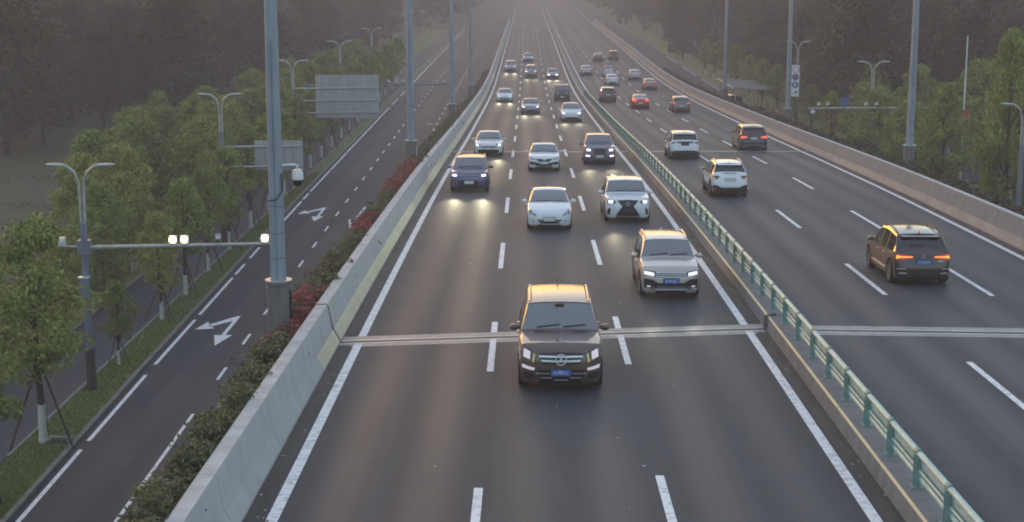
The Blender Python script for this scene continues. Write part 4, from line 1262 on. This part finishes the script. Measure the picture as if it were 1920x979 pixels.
b = MB(); b.tube([(0, 1.8, 1.8), (0, 1.87, 1.98)], .012, 5); b.build('mast', m_trim, c.root)
c.beams(2, .7, .84)

c = Car('silver_suv', 'champagne silver suv behind the dark brown suv, in the lane by the median', 'suv', P_silver, **suv(L=4.7, W=1.86, Hh=1.66, rails=m_silver, nose=.94))
c.put(4.46, 46.4)
c.panel('grille', m_grille, [(-.55, .79), (.55, .79)], [(-.5, .62), (.5, .62)], off=.016)
for t0 in (.635, .70, .765): c.bar('grille_bar', m_chrome, -.54, .54, t0, t0 + .022, off=.02)
emblem_ring(c, -1, .70, .085, 'letters')
c.panel('headlight', m_lensd, [(.55, .82), (.93, .88)], [(.52, .62), (.93, .70)], mirror=True)
c.panel('headlamp_glow', m_litd, [(.60, .78), (.92, .84)], [(.60, .66), (.92, .73)], mirror=True, off=.02)
c.panel('lower_intake', m_trim, [(-.94, .56), (-.65, .54), (-.45, .40), (.45, .40), (.65, .54), (.94, .56)], [(-.93, .20), (-.6, .18), (-.4, .18), (.4, .18), (.6, .18), (.93, .20)], off=.01)
c.bar('trim_bar', m_chrome, -.86, .86, .15, .18, off=.026)
c.bar('trim_bar', m_silver, -.7, .7, .24, .26, off=.022)
c.bar('fog_lamp', m_dip, .72, .84, .24, .30, mirror=True, off=.022)
c.plate(-1, .47, m_plate, 'B·9K621', .035)
c.beams(5)

c = Car('white_luxury_suv', 'white suv with a wide black spindle grille, lit lamps, in the lane by the median', 'suv', P_white, **suv(L=4.85, W=1.95, Hh=1.66, ycowl=-1.05, yrf=-.4, yrr=1.6, yrg=2.15))
c.put(4.28, 64.0)
c.panel('grille', m_grille, [(-.50, .86), (0, .88), (.50, .86)], [(-.26, .58), (0, .58), (.26, .58)], off=.012)
c.panel('grille', m_grille, [(-.26, .58), (0, .58), (.26, .58)], [(-.56, .12), (0, .10), (.56, .12)], off=.012)
c.bar('chin_trim', m_silver, -.5, .5, .06, .10, off=.02)
emblem_ring(c, -1, .70, .08, 'oval_l')
c.panel('headlight', m_lensd, [(.56, .84), (.94, .90)], [(.60, .70), (.94, .74)], mirror=True)
c.panel('headlamp_glow', m_lit, [(.70, .84), (.88, .87)], [(.70, .74), (.88, .76)], mirror=True, off=.02)
c.panel('side_intake', m_trim, [(.78, .50), (.90, .46)], [(.84, .14), (.95, .18)], mirror=True, off=.012)
c.plate(-1, .36, m_trim, None, .035)
c.beams(26)

c = Car('white_sedan', 'white sedan with a smooth pale nose and no lights on, middle oncoming lane', 'sedan', P_white, L=4.7, W=1.83, Hh=1.50, nose=.80, cowl=1.02, ycowl=-1.08, yrf=-.18, yrr=.9, yrg=1.75, deck=1.1, belt=.96, tail=1.0, roofr=1.42, df=.46, pf=2.9)
c.put(.93, 61.4)
c.panel('lower_intake', m_grille, [(-.58, .40), (0, .36), (.58, .40)], [(-.42, .17), (0, .15), (.42, .17)], off=.01)
c.bar('trim_bar', m_silver, -.5, .5, .29, .315, off=.02)
c.panel('headlight', m_lens, [(.62, .70), (.86, .93), (.95, .97)], [(.58, .60), (.86, .68), (.96, .76)], mirror=True)
c.panel('lamp_bezel', m_lensd, [(.63, .68), (.70, .75)], [(.61, .63), (.69, .66)], mirror=True, off=.02)
c.panel('lamp_bezel', m_lensd, [(.88, .90), (.93, .93)], [(.88, .74), (.93, .78)], mirror=True, off=.02)
c.bar('fog_lamp', m_silver, .70, .82, .26, .36, mirror=True, off=.014)
emblem_ring(c, -1, .60, .07, 'rampant')
c.plate(-1, .42, m_platew, None, .03)

c = Car('violet_suv', 'violet grey suv with an oval grille and four lit lamps by the median', 'suv', P_violet, **suv(L=5.0, W=1.93, Hh=1.72, nose=1.02, cowl=1.16, pf=4.5, cladding=False))
c.put(4.40, 91.6)
c.panel('grille', m_grille, [(-.42, .86), (-.2, .90), (.2, .90), (.42, .86)], [(-.42, .48), (-.2, .44), (.2, .44), (.42, .48)], off=.014)
c.panel('grille_rim', m_silver, [(-.45, .92), (.45, .92)], [(-.42, .885), (.42, .885)], off=.02)
c.panel('headlight', m_lensd, [(.52, .84), (.93, .9)], [(.52, .66), (.93, .7)], mirror=True)
c.panel('headlamp_glow', m_lit, [(.62, .82), (.86, .86)], [(.62, .70), (.86, .73)], mirror=True, off=.02)
c.panel('fog_lamp', m_lit, [(.66, .42), (.90, .44)], [(.66, .33), (.90, .35)], mirror=True, off=.02)
c.plate(-1, .34, m_platew, None, .03)
c.beams(34)

c = Car('white_sporty_sedan', 'white sedan with black bumper corners and a split black grille, middle oncoming lane', 'sedan', P_white, L=4.65, W=1.82, Hh=1.45, nose=.80, df=.4, pf=3.2)
c.put(1.0, 87.1)
c.panel('grille', m_grille, [(-.55, .78), (0, .72), (.55, .78)], [(-.40, .56), (0, .54), (.40, .56)], off=.012)
c.bar('grille_bar', m_white, -.12, .12, .68, .76, off=.03)
emblem_ring(c, -1, .66, .07, 'h')
c.panel('headlight', m_lens, [(.58, .80), (.94, .90)], [(.58, .68), (.94, .74)], mirror=True)
c.panel('bumper_vent', m_grille, [(.44, .46), (.92, .56)], [(.62, .26), (.94, .28)], mirror=True, off=.014)
c.panel('lower_intake', m_grille, [(-.5, .42), (.5, .42)], [(-.6, .06), (.6, .06)], off=.01)
c.plate(-1, .42, m_platew, None, .035)

c = Car('dark_violet_suv', 'dark violet suv with an orange lit roof beside the yellow band of the left parapet', 'suv', P_violet2, **suv(L=4.75, W=1.93, Hh=1.62, nose=.94, cowl=1.08, yrr=1.5, yrg=2.1, df=.4, pf=3.6, rails=m_silver))
c.put(-2.87, 75.6)
c.panel('headlight', m_lensd, [(.60, .84), (.94, .88)], [(.60, .72), (.94, .74)], mirror=True)
c.panel('headlamp_glow', m_lit, [(.68, .83), (.90, .86)], [(.68, .73), (.90, .75)], mirror=True, off=.02)
c.panel('lower_bumper', m_trim, [(-.95, .50), (.95, .50)], [(-.93, .02), (.93, .02)], off=.016)
c.bar('light_strip', m_silver, -.6, .6, .78, .80, off=.014)
c.plate(-1, .36, m_platew, None, .03)
c.beams(60)

c = Car('white_electric_sedan', 'white sedan with a black moustache grille just behind the dark violet suv', 'sedan', P_white, L=4.8, W=1.86, Hh=1.5, nose=.82, df=.42, pf=3.2)
c.put(-2.47, 98.2)
c.panel('grille', m_grille, [(-.60, .62), (0, .66), (.60, .62)], [(-.60, .52), (0, .54), (.60, .52)], off=.012)
c.panel('headlight', m_lensd, [(.58, .82), (.94, .90)], [(.58, .70), (.94, .74)], mirror=True)
c.panel('headlamp_glow', m_lit, [(.72, .82), (.90, .86)], [(.72, .70), (.90, .74)], mirror=True, off=.02)
c.panel('lower_intake', m_grille, [(-.75, .30), (-.4, .36), (.4, .36), (.75, .30)], [(-.8, .04), (-.4, .02), (.4, .02), (.8, .04)], off=.01)
c.plate(-1, .44, m_platew, None, .03)
c.beams(40)

c = Car('white_smooth_hatchback', 'white rounded car with a closed nose and round fog lamps near the median', 'car', P_white, L=4.7, W=1.9, Hh=1.62, nose=.84, cowl=1.08, ycowl=-1.15, yrf=-.3, yrr=.9, yrg=1.9, deck=1.12, tail=1.05, belt=1.0, df=.46, pf=2.8)
c.put(4.04, 138.6)
c.panel('headlight', m_lit, [(.66, .80), (.92, .92)], [(.62, .72), (.90, .76)], mirror=True)
c.panel('lower_intake', m_grille, [(-.7, .22), (0, .30), (.7, .22)], [(-.85, .02), (0, .02), (.85, .02)], off=.01)
c.bar('fog_lamp', m_trim, .74, .86, .28, .44, mirror=True, off=.012)
c.bar('nose_line', m_silver, -.5, .5, .60, .62, off=.012)
c.beams(34)
c = Car('grey_electric_sedan', 'grey smooth nosed sedan with lit lamps in the middle lane, farther off', 'sedan', P_grey, L=4.7, W=1.88, Hh=1.45, nose=.78, df=.46, pf=2.8)
c.put(.36, 151.5)
c.panel('headlight', m_lit, [(.66, .78), (.92, .92)], [(.62, .68), (.90, .74)], mirror=True)
c.panel('lower_intake', m_grille, [(-.6, .24), (.6, .24)], [(-.85, .03), (.85, .03)], off=.01)
c.beams(40)
c = Car('white_compact_sedan', 'white sedan with a black lower grille in the lane by the left parapet, far off', 'sedan', P_white, L=4.6, W=1.84, Hh=1.46)
c.put(-2.57, 176.3)
c.panel('headlight', m_litd, [(.6, .8), (.93, .9)], [(.58, .68), (.93, .74)], mirror=True)
c.panel('lower_intake', m_grille, [(-.65, .42), (.65, .42)], [(-.6, .2), (.6, .2)], off=.01)
c.plate(-1, .45, m_platew, None, .03); c.beams(40)
c = Car('offroad_car', 'boxy dark olive off roader behind the white rounded car near the median', 'off roader', P_olive, **suv(L=4.5, W=1.86, Hh=1.82, nose=1.1, cowl=1.2, ycowl=-.85, yrf=-.55, yrr=1.9, yrg=2.1, deck=1.2, belt=1.16, tail=1.15, roofr=1.78, tum=.14, df=.22, pf=9, spoiler=False, shark=False))
c.put(4.14, 178.9)
c.bar('grille', m_grille, -.42, .42, .52, .84, off=.012)
for s0 in (-.32, -.16, 0, .16, .32): c.bar('grille_slot', m_lensd, s0 - .03, s0 + .03, .55, .82, off=.02)
c.bar('headlight', m_lens, .52, .72, .60, .82, mirror=True)
c.bar('bumper', m_trim, -1, 1, .1, .36, off=.05)
c.plate(-1, .26, m_platew, None, .07)
b = MB(); b.box((0, -.6, 1.90), (1.3, .08, .07)); b.build('light_bar', m_wplast, c.root)
c = Car('small_dark_car', 'small dark car with bright lamps, far along the lane by the median', 'car', P_grey, L=4.3, W=1.78, Hh=1.5)
c.put(3.87, 230.5); c.panel('headlight', m_lit, [(.5, .8), (.93, .9)], [(.5, .6), (.93, .66)], mirror=True); c.panel('lower_intake', m_grille, [(-.6, .5), (.6, .5)], [(-.7, .05), (.7, .05)], off=.01); c.beams(60)
c = Car('pale_minibus', 'pale boxy van with a dark bumper, far along the middle oncoming lane', 'van', P_dim, **suv(L=4.6, W=1.8, Hh=1.85, nose=1.12, cowl=1.25, ycowl=-1.35, yrf=-.8, yrr=1.85, roofr=1.8, spoiler=False))
c.put(.62, 233.5); c.panel('headlight', m_litd, [(.6, .8), (.93, .88)], [(.6, .66), (.93, .72)], mirror=True); c.bar('grille', m_grille, -.4, .4, .62, .74); c.bar('bumper', m_trim, -.97, .97, .05, .32, off=.02); c.beams(30)
c = Car('pale_far_suv', 'pale suv fading in the haze beside the far left parapet', 'suv', P_dim, **suv())
c.put(-2.67, 248.1); c.panel('headlight', m_litd, [(.6, .84), (.93, .9)], [(.6, .7), (.93, .74)], mirror=True); c.bar('bumper', m_trim, -.97, .97, .03, .3); c.beams(50)
c = Car('hazy_sedan', 'sedan almost lost in the haze, farthest in the middle oncoming lane', 'sedan', P_grey)
c.put(.2, 276); c.panel('headlight', m_litd, [(.6, .8), (.93, .9)], [(.58, .68), (.93, .74)], mirror=True); c.bar('lower_intake', m_grille, -.8, .8, .05, .4)

# ---- outgoing, near to far (seen from behind)
def tails(c, lm, top, bot, mirror=True, off=.014): return c.panel('tail_light', lm, top, bot, sgn=1, mirror=mirror, off=off)
c = Car('black_suv', 'black suv nearest on the outgoing side, with orange lit tail lamps', 'suv', P_black, **suv(L=4.75, W=1.9, Hh=1.68, rails=m_trim, dr=.26, cladding=False, rim=m_rim, yrr=1.62, yrg=2.02, pr=4.2))
c.put(12.86, 48.9, True)
tails(c, m_tail, [(.40, .88), (.70, .93), (.99, .97)], [(.40, .80), (.72, .76), (.99, .78)])
c.panel('lit_strip', m_tailor, [(.40, .85), (.82, .875), (.97, .93)], [(.40, .832), (.84, .835), (.97, .81)], sgn=1, mirror=True, off=.024)
c.bar('bumper_valance', m_trim, -.9, .9, .02, .26, sgn=1, off=.012)
c.bar('exhaust', m_silver, .62, .88, .22, .27, sgn=1, off=.03, mirror=True); c.bar('reflector', m_silver, .66, .96, .40, .43, sgn=1, off=.016, mirror=True)
c.plate(1, .66, m_plate, 'C·62D18', .03)
emblem_ring(c, 1, .86, .05, 'none')
b = MB(); p0 = c.cap(1, -.62, .7); b.box((p0[0], p0[1] + .01, p0[2]), (.18, .012, .03)); b.build('badge', m_chrome, c.root)
for s_ in (-1, 1):
    hd = c.section(-.1); b = MB(); b.box((s_ * (hd[3][0] + .008), .1, .42), (.02, 1.9, .05)); b.build('sill_strip', m_silver, c.root)
b = MB(); y = c.T['yrr'] + .3; b.tube([(-.05, y + .06, c.smoothz(y) + .05), (.38, y + .05, c.smoothz(y) + .06)], .014, 5); b.build('rear_wiper', m_trim, c.root)

c = Car('white_crossover', 'white crossover with black lower bumper and roof rails, outgoing lane next to the median', 'crossover', P_white, **suv(L=4.6, W=1.82, Hh=1.66, rails=m_silver, dr=.24, yrr=1.62, yrg=2.0, tum=.38))
c.put(9.86, 73.6, True)
tails(c, m_lensd, [(.60, .94), (.98, .98)], [(.72, .80), (.99, .74)])
c.bar('lit_strip', m_tailor, .86, .96, .80, .84, sgn=1, mirror=True, off=.022)
c.panel('lower_bumper', m_trim, [(-.99, .42), (-.8, .46), (-.5, .30), (.5, .30), (.8, .46), (.99, .42)], [(-.95, .02), (-.8, .02), (-.5, .02), (.5, .02), (.8, .02), (.95, .02)], sgn=1, off=.014)
c.plate(1, .72, m_platew, None, .03)
b = MB(); b.tube([(-.3, 2.05, 1.16), (.3, 2.03, 1.17)], .014, 5); b.build('rear_wiper', m_trim, c.root)
for s_ in (-1, 1): c.bar('reflector', m_tail, .78, .9, .2, .26, sgn=1, off=.024)

c = Car('white_suv', 'white suv with a black band above the bumper, ahead of the white crossover', 'suv', P_white, **suv(L=4.6, W=1.9, Hh=1.72, dr=.22, roofr=1.66, glass=m_glassd, yrr=1.74, yrg=2.1))
c.put(9.95, 95.8, True)
c.bar('light_band', m_trim, -.98, .98, .84, .95, sgn=1, off=.012)
tails(c, m_lensd, [(.66, .93), (.97, .93)], [(.74, .84), (.98, .84)], off=.02)
c.panel('lower_bumper', m_trim, [(-.98, .30), (-.7, .36), (.7, .36), (.98, .30)], [(-.95, .02), (-.7, .02), (.7, .02), (.95, .02)], sgn=1, off=.014)
c.plate(1, .78, m_trim, None, .03)
c = Car('black_red_lit_suv', 'black suv with red glowing tail lamps and a bright bronze roof by the right parapet', 'suv', P_navy, **suv(L=4.7, W=1.92, Hh=1.70, dr=.24, cladding=False))
c.put(15.42, 103.5, True)
tails(c, m_tailon, [(.52, .86), (.98, .94)], [(.56, .78), (.99, .76)])
c.bar('bumper_trim', m_silver, -.7, .7, .2, .23, sgn=1, off=.02); c.plate(1, .74, m_platew, None, .03)
c.bar('exhaust', m_silver, .6, .86, .08, .13, sgn=1, off=.02, mirror=True)
c = Car('bronze_crossover', 'small bronze grey crossover, outer outgoing lane by the right parapet', 'crossover', P_bronze, **suv(L=4.5, W=1.86, Hh=1.6, yrr=1.35, yrg=2.0, roofr=1.5))
c.put(15.57, 154, True); tails(c, m_tailon, [(.72, .92), (.98, .95)], [(.72, .86), (.99, .86)]); c.plate(1, .58, m_platew, None, .03); c.bar('lower_bumper', m_trim, -.97, .97, .02, .26, sgn=1)
c = Car('red_sedan', 'red sedan with brake lamps glowing red, middle outgoing lane', 'sedan', P_red, L=4.7, W=1.86, Hh=1.47, deck=1.12, tail=1.06)
c.put(12.02, 161.3, True); tails(c, m_tailon, [(.52, .90), (.98, .95)], [(.56, .74), (.99, .72)]); c.plate(1, .46, m_platew, None, .03); c.bar('lower_bumper', m_trim, -.9, .9, .02, .24, sgn=1)
b = MB(); b.box((0, 1.0, 1.36), (.4, .05, .03)); b.build('brake_light', m_tailon, c.root)
c = Car('black_far_suv', 'black suv with a pale plate in the outgoing lane next to the median, far off', 'suv', P_black, **suv(rooft=P_dim))
c.put(9.35, 175.9, True); tails(c, m_tail, [(.6, .9), (.98, .95)], [(.66, .78), (.99, .76)]); c.plate(1, .74, m_platew, None, .03)
c = Car('dull_red_sedan', 'dull red sedan beside the right parapet, ahead of the bronze crossover', 'sedan', P_pink, L=4.7, deck=1.1)
c.put(16.45, 204.1, True); tails(c, m_tail, [(.6, .9), (.98, .95)], [(.62, .74), (.99, .72)]); c.bar('lower_bumper', m_trim, -.95, .95, .02, .36, sgn=1)
c = Car('white_far_sedan', 'white sedan with a black lower bumper, far along the middle outgoing lane', 'sedan', P_pearl, L=4.7, deck=1.1)
c.put(12.02, 215.3, True); tails(c, m_tail, [(.6, .9), (.98, .95)], [(.62, .74), (.99, .72)]); c.bar('lower_bumper', m_trim, -.95, .95, .02, .3, sgn=1)
c = Car('pink_white_hatchback', 'pale hatchback directly ahead of the far white sedan', 'car', P_pearl, **suv(L=4.3, W=1.8, Hh=1.55))
c.put(12.6, 236, True); tails(c, m_tail, [(.6, .9), (.98, .95)], [(.66, .74), (.99, .72)])
c = Car('silver_far_sedan', 'silver sedan, far along the outer outgoing lane near the curve of the right parapet', 'sedan', P_dim, L=4.6)
c.put(16.12, 227.8, True); tails(c, m_tail, [(.6, .9), (.98, .95)], [(.62, .74), (.99, .72)]); c.bar('lower_bumper', m_trim, -.95, .95, .02, .3, sgn=1)
c = Car('grey_far_sedan', 'pale grey sedan, farthest clear car next to the median on the outgoing side', 'sedan', P_dim, L=4.6)
c.put(9.33, 239.1, True); tails(c, m_tail, [(.6, .9), (.98, .95)], [(.62, .74), (.99, .72)]); c.bar('lower_bumper', m_trim, -.95, .95, .02, .34, sgn=1)
c = Car('dark_hazy_sedan', 'dark car almost lost in the haze, middle outgoing lane', 'car', P_black); c.put(12.86, 276, True); tails(c, m_tail, [(.6, .9), (.98, .95)], [(.62, .74), (.99, .72)])
c = Car('dark_hazy_suv', 'dark car almost lost in the haze, outer outgoing lane', 'car', P_olive, **suv()); c.put(15.9, 281, True); tails(c, m_tail, [(.6, .9), (.98, .95)], [(.62, .74), (.99, .72)])

# ------------------------------------------------------------------ right side road: shelter, parked cars, scooter riders
t = thing('shelter', 'open shelter with a sloping blue grey roof by the right side road', 'shelter', (25.3, 178, 0))
for sx in (-2.0, 2.6):
    for sy in (-7, 0, 7):
        b = MB(); b.tube([(sx, sy, 0), (sx, sy, 3.35 if sx < 0 else 3.0)], .06, 6); b.build('post', m_arm, t)
b = MB(); b.box((.3, 0, 3.3), (5.2, 15, .06), ry=R(4)); b.build('roof', mat('shelter_roof', (.07, .075, .10), .7, col2=(.05, .055, .075), scale=.8), t)
for sx, zz in ((-2.3, 3.45), (2.9, 3.1)):
    b = MB(); b.box((sx, 0, zz), (.12, 15, .14)); b.build('fascia', m_arm, t)
c = Car('parked_silver_car', 'silver grey car parked under the shelter on the right side road', 'car', P_dim, L=4.5); c.root.location = (25.6, 170.5, .01); c.root.rotation_euler = (0, 0, R(65))
c.panel('headlight', m_lens, [(.6, .8), (.93, .9)], [(.58, .68), (.93, .74)], mirror=True)
c = Car('parked_blue_van', 'blue grey van parked at the far end of the shelter', 'van', P_blue, **suv(L=4.8, Hh=1.9, roofr=1.85)); c.root.location = (24.6, 182, .01); c.root.rotation_euler = (0, 0, R(180)); tails(c, m_tail, [(.7, .9), (.98, .95)], [(.72, .6), (.99, .6)])
m_skin = mat('skin', (.42, .27, .20), .6); m_hair = mat('hair', (.015, .012, .011), .7)
def rider(x, y, rz, lab_s, lab_p, pc, shirt, trousers):
    s = thing('motor_scooter', lab_s, 'scooter', (x, y, .0), rz, None)
    for yw in (-.62, .62):
        b = MB(); b.lathe([(.14, -.05), (.23, -.05), (.25, 0), (.23, .05), (.14, .05)], 16, axis='X', c=(0, yw, .25)); w = b.build('wheel', m_tyre, s, smooth=40)
        b = MB(); b.lathe([(.14, -.03), (0, -.035)], 14, axis='X', c=(0, yw, .25)); b.lathe([(.14, .03), (0, .035)], 14, axis='X', c=(0, yw, .25)); b.build('rim', m_rim, w)
    b = MB(); rows = []
    for yy, w, z0, z1 in ((-.55, .05, .5, .95), (-.42, .17, .3, 1.0), (-.28, .16, .25, .75), (-.1, .14, .22, .36), (.1, .15, .22, .38), (.22, .18, .25, .66), (.5, .17, .34, .72), (.85, .08, .5, .7)):
        rows.append([(w * math.cos(a), yy, lerp(z0, z1, .5 + .5 * math.sin(a))) for a in [2 * math.pi * k / 10 for k in range(10)]])
    b.grid(rows, 0, True); b.build('fairing', pc, s, smooth=60)
    b = MB(); b.box((0, .48, .75), (.28, .72, .1)); b.build('saddle', m_black, s)
    b = MB(); b.tube([(-.34, -.3, 1.04), (0, -.42, 1.0), (.34, -.3, 1.04)], .02, 6); b.build('handlebar', m_black, s)
    b = MB(); b.lathe([(0, -.62), (.07, -.58), (.09, -.5)], 12, axis='Y', c=(0, 0, .82)); b.build('headlight', m_lens, s)
    # rider: one continuous skinned figure, seated
    p = thing('person', lab_p, 'person', (x, y, 0), rz, None)
    J = {'pel': ((0, .38, .86), .15), 'wst': ((0, .36, 1.04), .135), 'chs': ((0, .32, 1.28), .16), 'nck': ((0, .28, 1.45), .06), 'hed': ((0, .25, 1.60), .10), 'top': ((0, .26, 1.70), .08)}
    E = [('pel', 'wst'), ('wst', 'chs'), ('chs', 'nck'), ('nck', 'hed'), ('hed', 'top')]
    for s_, n in ((-1, 'l'), (1, 'r')):
        J['sh' + n] = ((s_ * .18, .30, 1.38), .065); J['el' + n] = ((s_ * .27, .12, 1.17), .048); J['wr' + n] = ((s_ * .31, -.2, 1.07), .034); J['ha' + n] = ((s_ * .32, -.29, 1.06), .036)
        J['hp' + n] = ((s_ * .10, .34, .84), .10); J['kn' + n] = ((s_ * .17, -.08, .80), .072); J['an' + n] = ((s_ * .15, -.02, .40), .048); J['fo' + n] = ((s_ * .16, -.17, .35), .042)
        E += [('chs', 'sh' + n), ('sh' + n, 'el' + n), ('el' + n, 'wr' + n), ('wr' + n, 'ha' + n), ('pel', 'hp' + n), ('hp' + n, 'kn' + n), ('kn' + n, 'an' + n), ('an' + n, 'fo' + n)]
    names = list(J); me = bpy.data.meshes.new('body'); me.from_pydata([J[k][0] for k in names], [(names.index(a), names.index(e)) for a, e in E], [])
    o = bpy.data.objects.new('body', me); COL.objects.link(o)
    o.modifiers.new('skin', 'SKIN'); sv = me.skin_vertices[0].data
    for i, k in enumerate(names): sv[i].radius = (J[k][1],) * 2
    sv[0].use_root = True
    ss = o.modifiers.new('sub', 'SUBSURF'); ss.levels = ss.render_levels = 2
    dg = bpy.context.evaluated_depsgraph_get(); dg.update()
    m2 = bpy.data.meshes.new_from_object(o.evaluated_get(dg)); bpy.data.objects.remove(o)
    m2.materials.clear()
    for mm in (m_skin, shirt, trousers, m_black): m2.materials.append(mm)
    for f in m2.polygons:
        cz = f.center; 
        f.material_index = 3 if cz.z < .42 else (2 if cz.z < .93 and cz.y > -.25 else (0 if cz.z > 1.44 or cz.y < -.12 else 1))
    m2.shade_smooth()
    link('body', m2, p)
    b = MB(); b.lathe([(0, .16), (.08, .14), (.125, .06), (.13, -.03), (.11, -.05)], 14, c=(0, .26, 1.62)); b.build('helmet', m_wplast if shirt is not m_wplast else m_black, p, smooth=60)
    b = MB()
    for s_ in (-1, 1):
        for k in range(4): b.tube([(s_ * (.29 + k * .022), -.28, 1.075), (s_ * (.29 + k * .022), -.325, 1.07), (s_ * (.29 + k * .022), -.33, 1.03)], .009, 5)
        b.tube([(s_ * .285, -.27, 1.05), (s_ * .275, -.31, 1.03)], .01, 5)
    b.build('fingers', m_skin, p)
    b = MB()
    for s_ in (-1, 1): b.lathe([(.012, -.006), (0, -.012)], 8, axis='Y', c=(s_ * .035, .158, 1.62))
    b.tube([(0, .155, 1.61), (0, .135, 1.585), (0, .15, 1.575)], .012, 5); b.tube([(-.025, .158, 1.545), (.025, .158, 1.545)], .006, 5); b.build('face', m_hair, p)
rider(23.6, 171, R(12), 'white motor scooter under a rider in white on the right side road', 'person in white riding the left scooter beside the shelter', m_wplast, m_wplast, m_black)
rider(24.6, 173.5, R(-8), 'white and red motor scooter just behind the first one', 'person in dark clothes riding the scooter behind', m_wplast, m_black, m_black)
b = MB(); b.lathe([(.16, 0), (.17, .9), (.14, 1.0), (0, 1.02)], 12); b.lathe([(.175, .75), (.175, .85)], 12)
o = b.build('bollard', m_black, None, smooth=40, label='dark bollard at the right side road before the trees', category='bollard'); o.location = (30.6, 152, 0)

# ------------------------------------------------------------------ the air
b = MB(); b.box((0, 710, 10.0), (1460, 1660, 22.6))
m_haze = bpy.data.materials.new('haze'); m_haze.use_nodes = True
nt = m_haze.node_tree; nt.nodes.remove(nt.nodes['Principled BSDF'])
pv = nt.nodes.new('ShaderNodeVolumePrincipled'); pv.inputs['Color'].default_value = (.64, .55, .54, 1); pv.inputs['Density'].default_value = HAZE
nt.links.new(pv.outputs[0], nt.nodes['Material Output'].inputs['Volume'])
b.build('haze', m_haze, None, kind='stuff', label='evening haze over the road', category='haze')
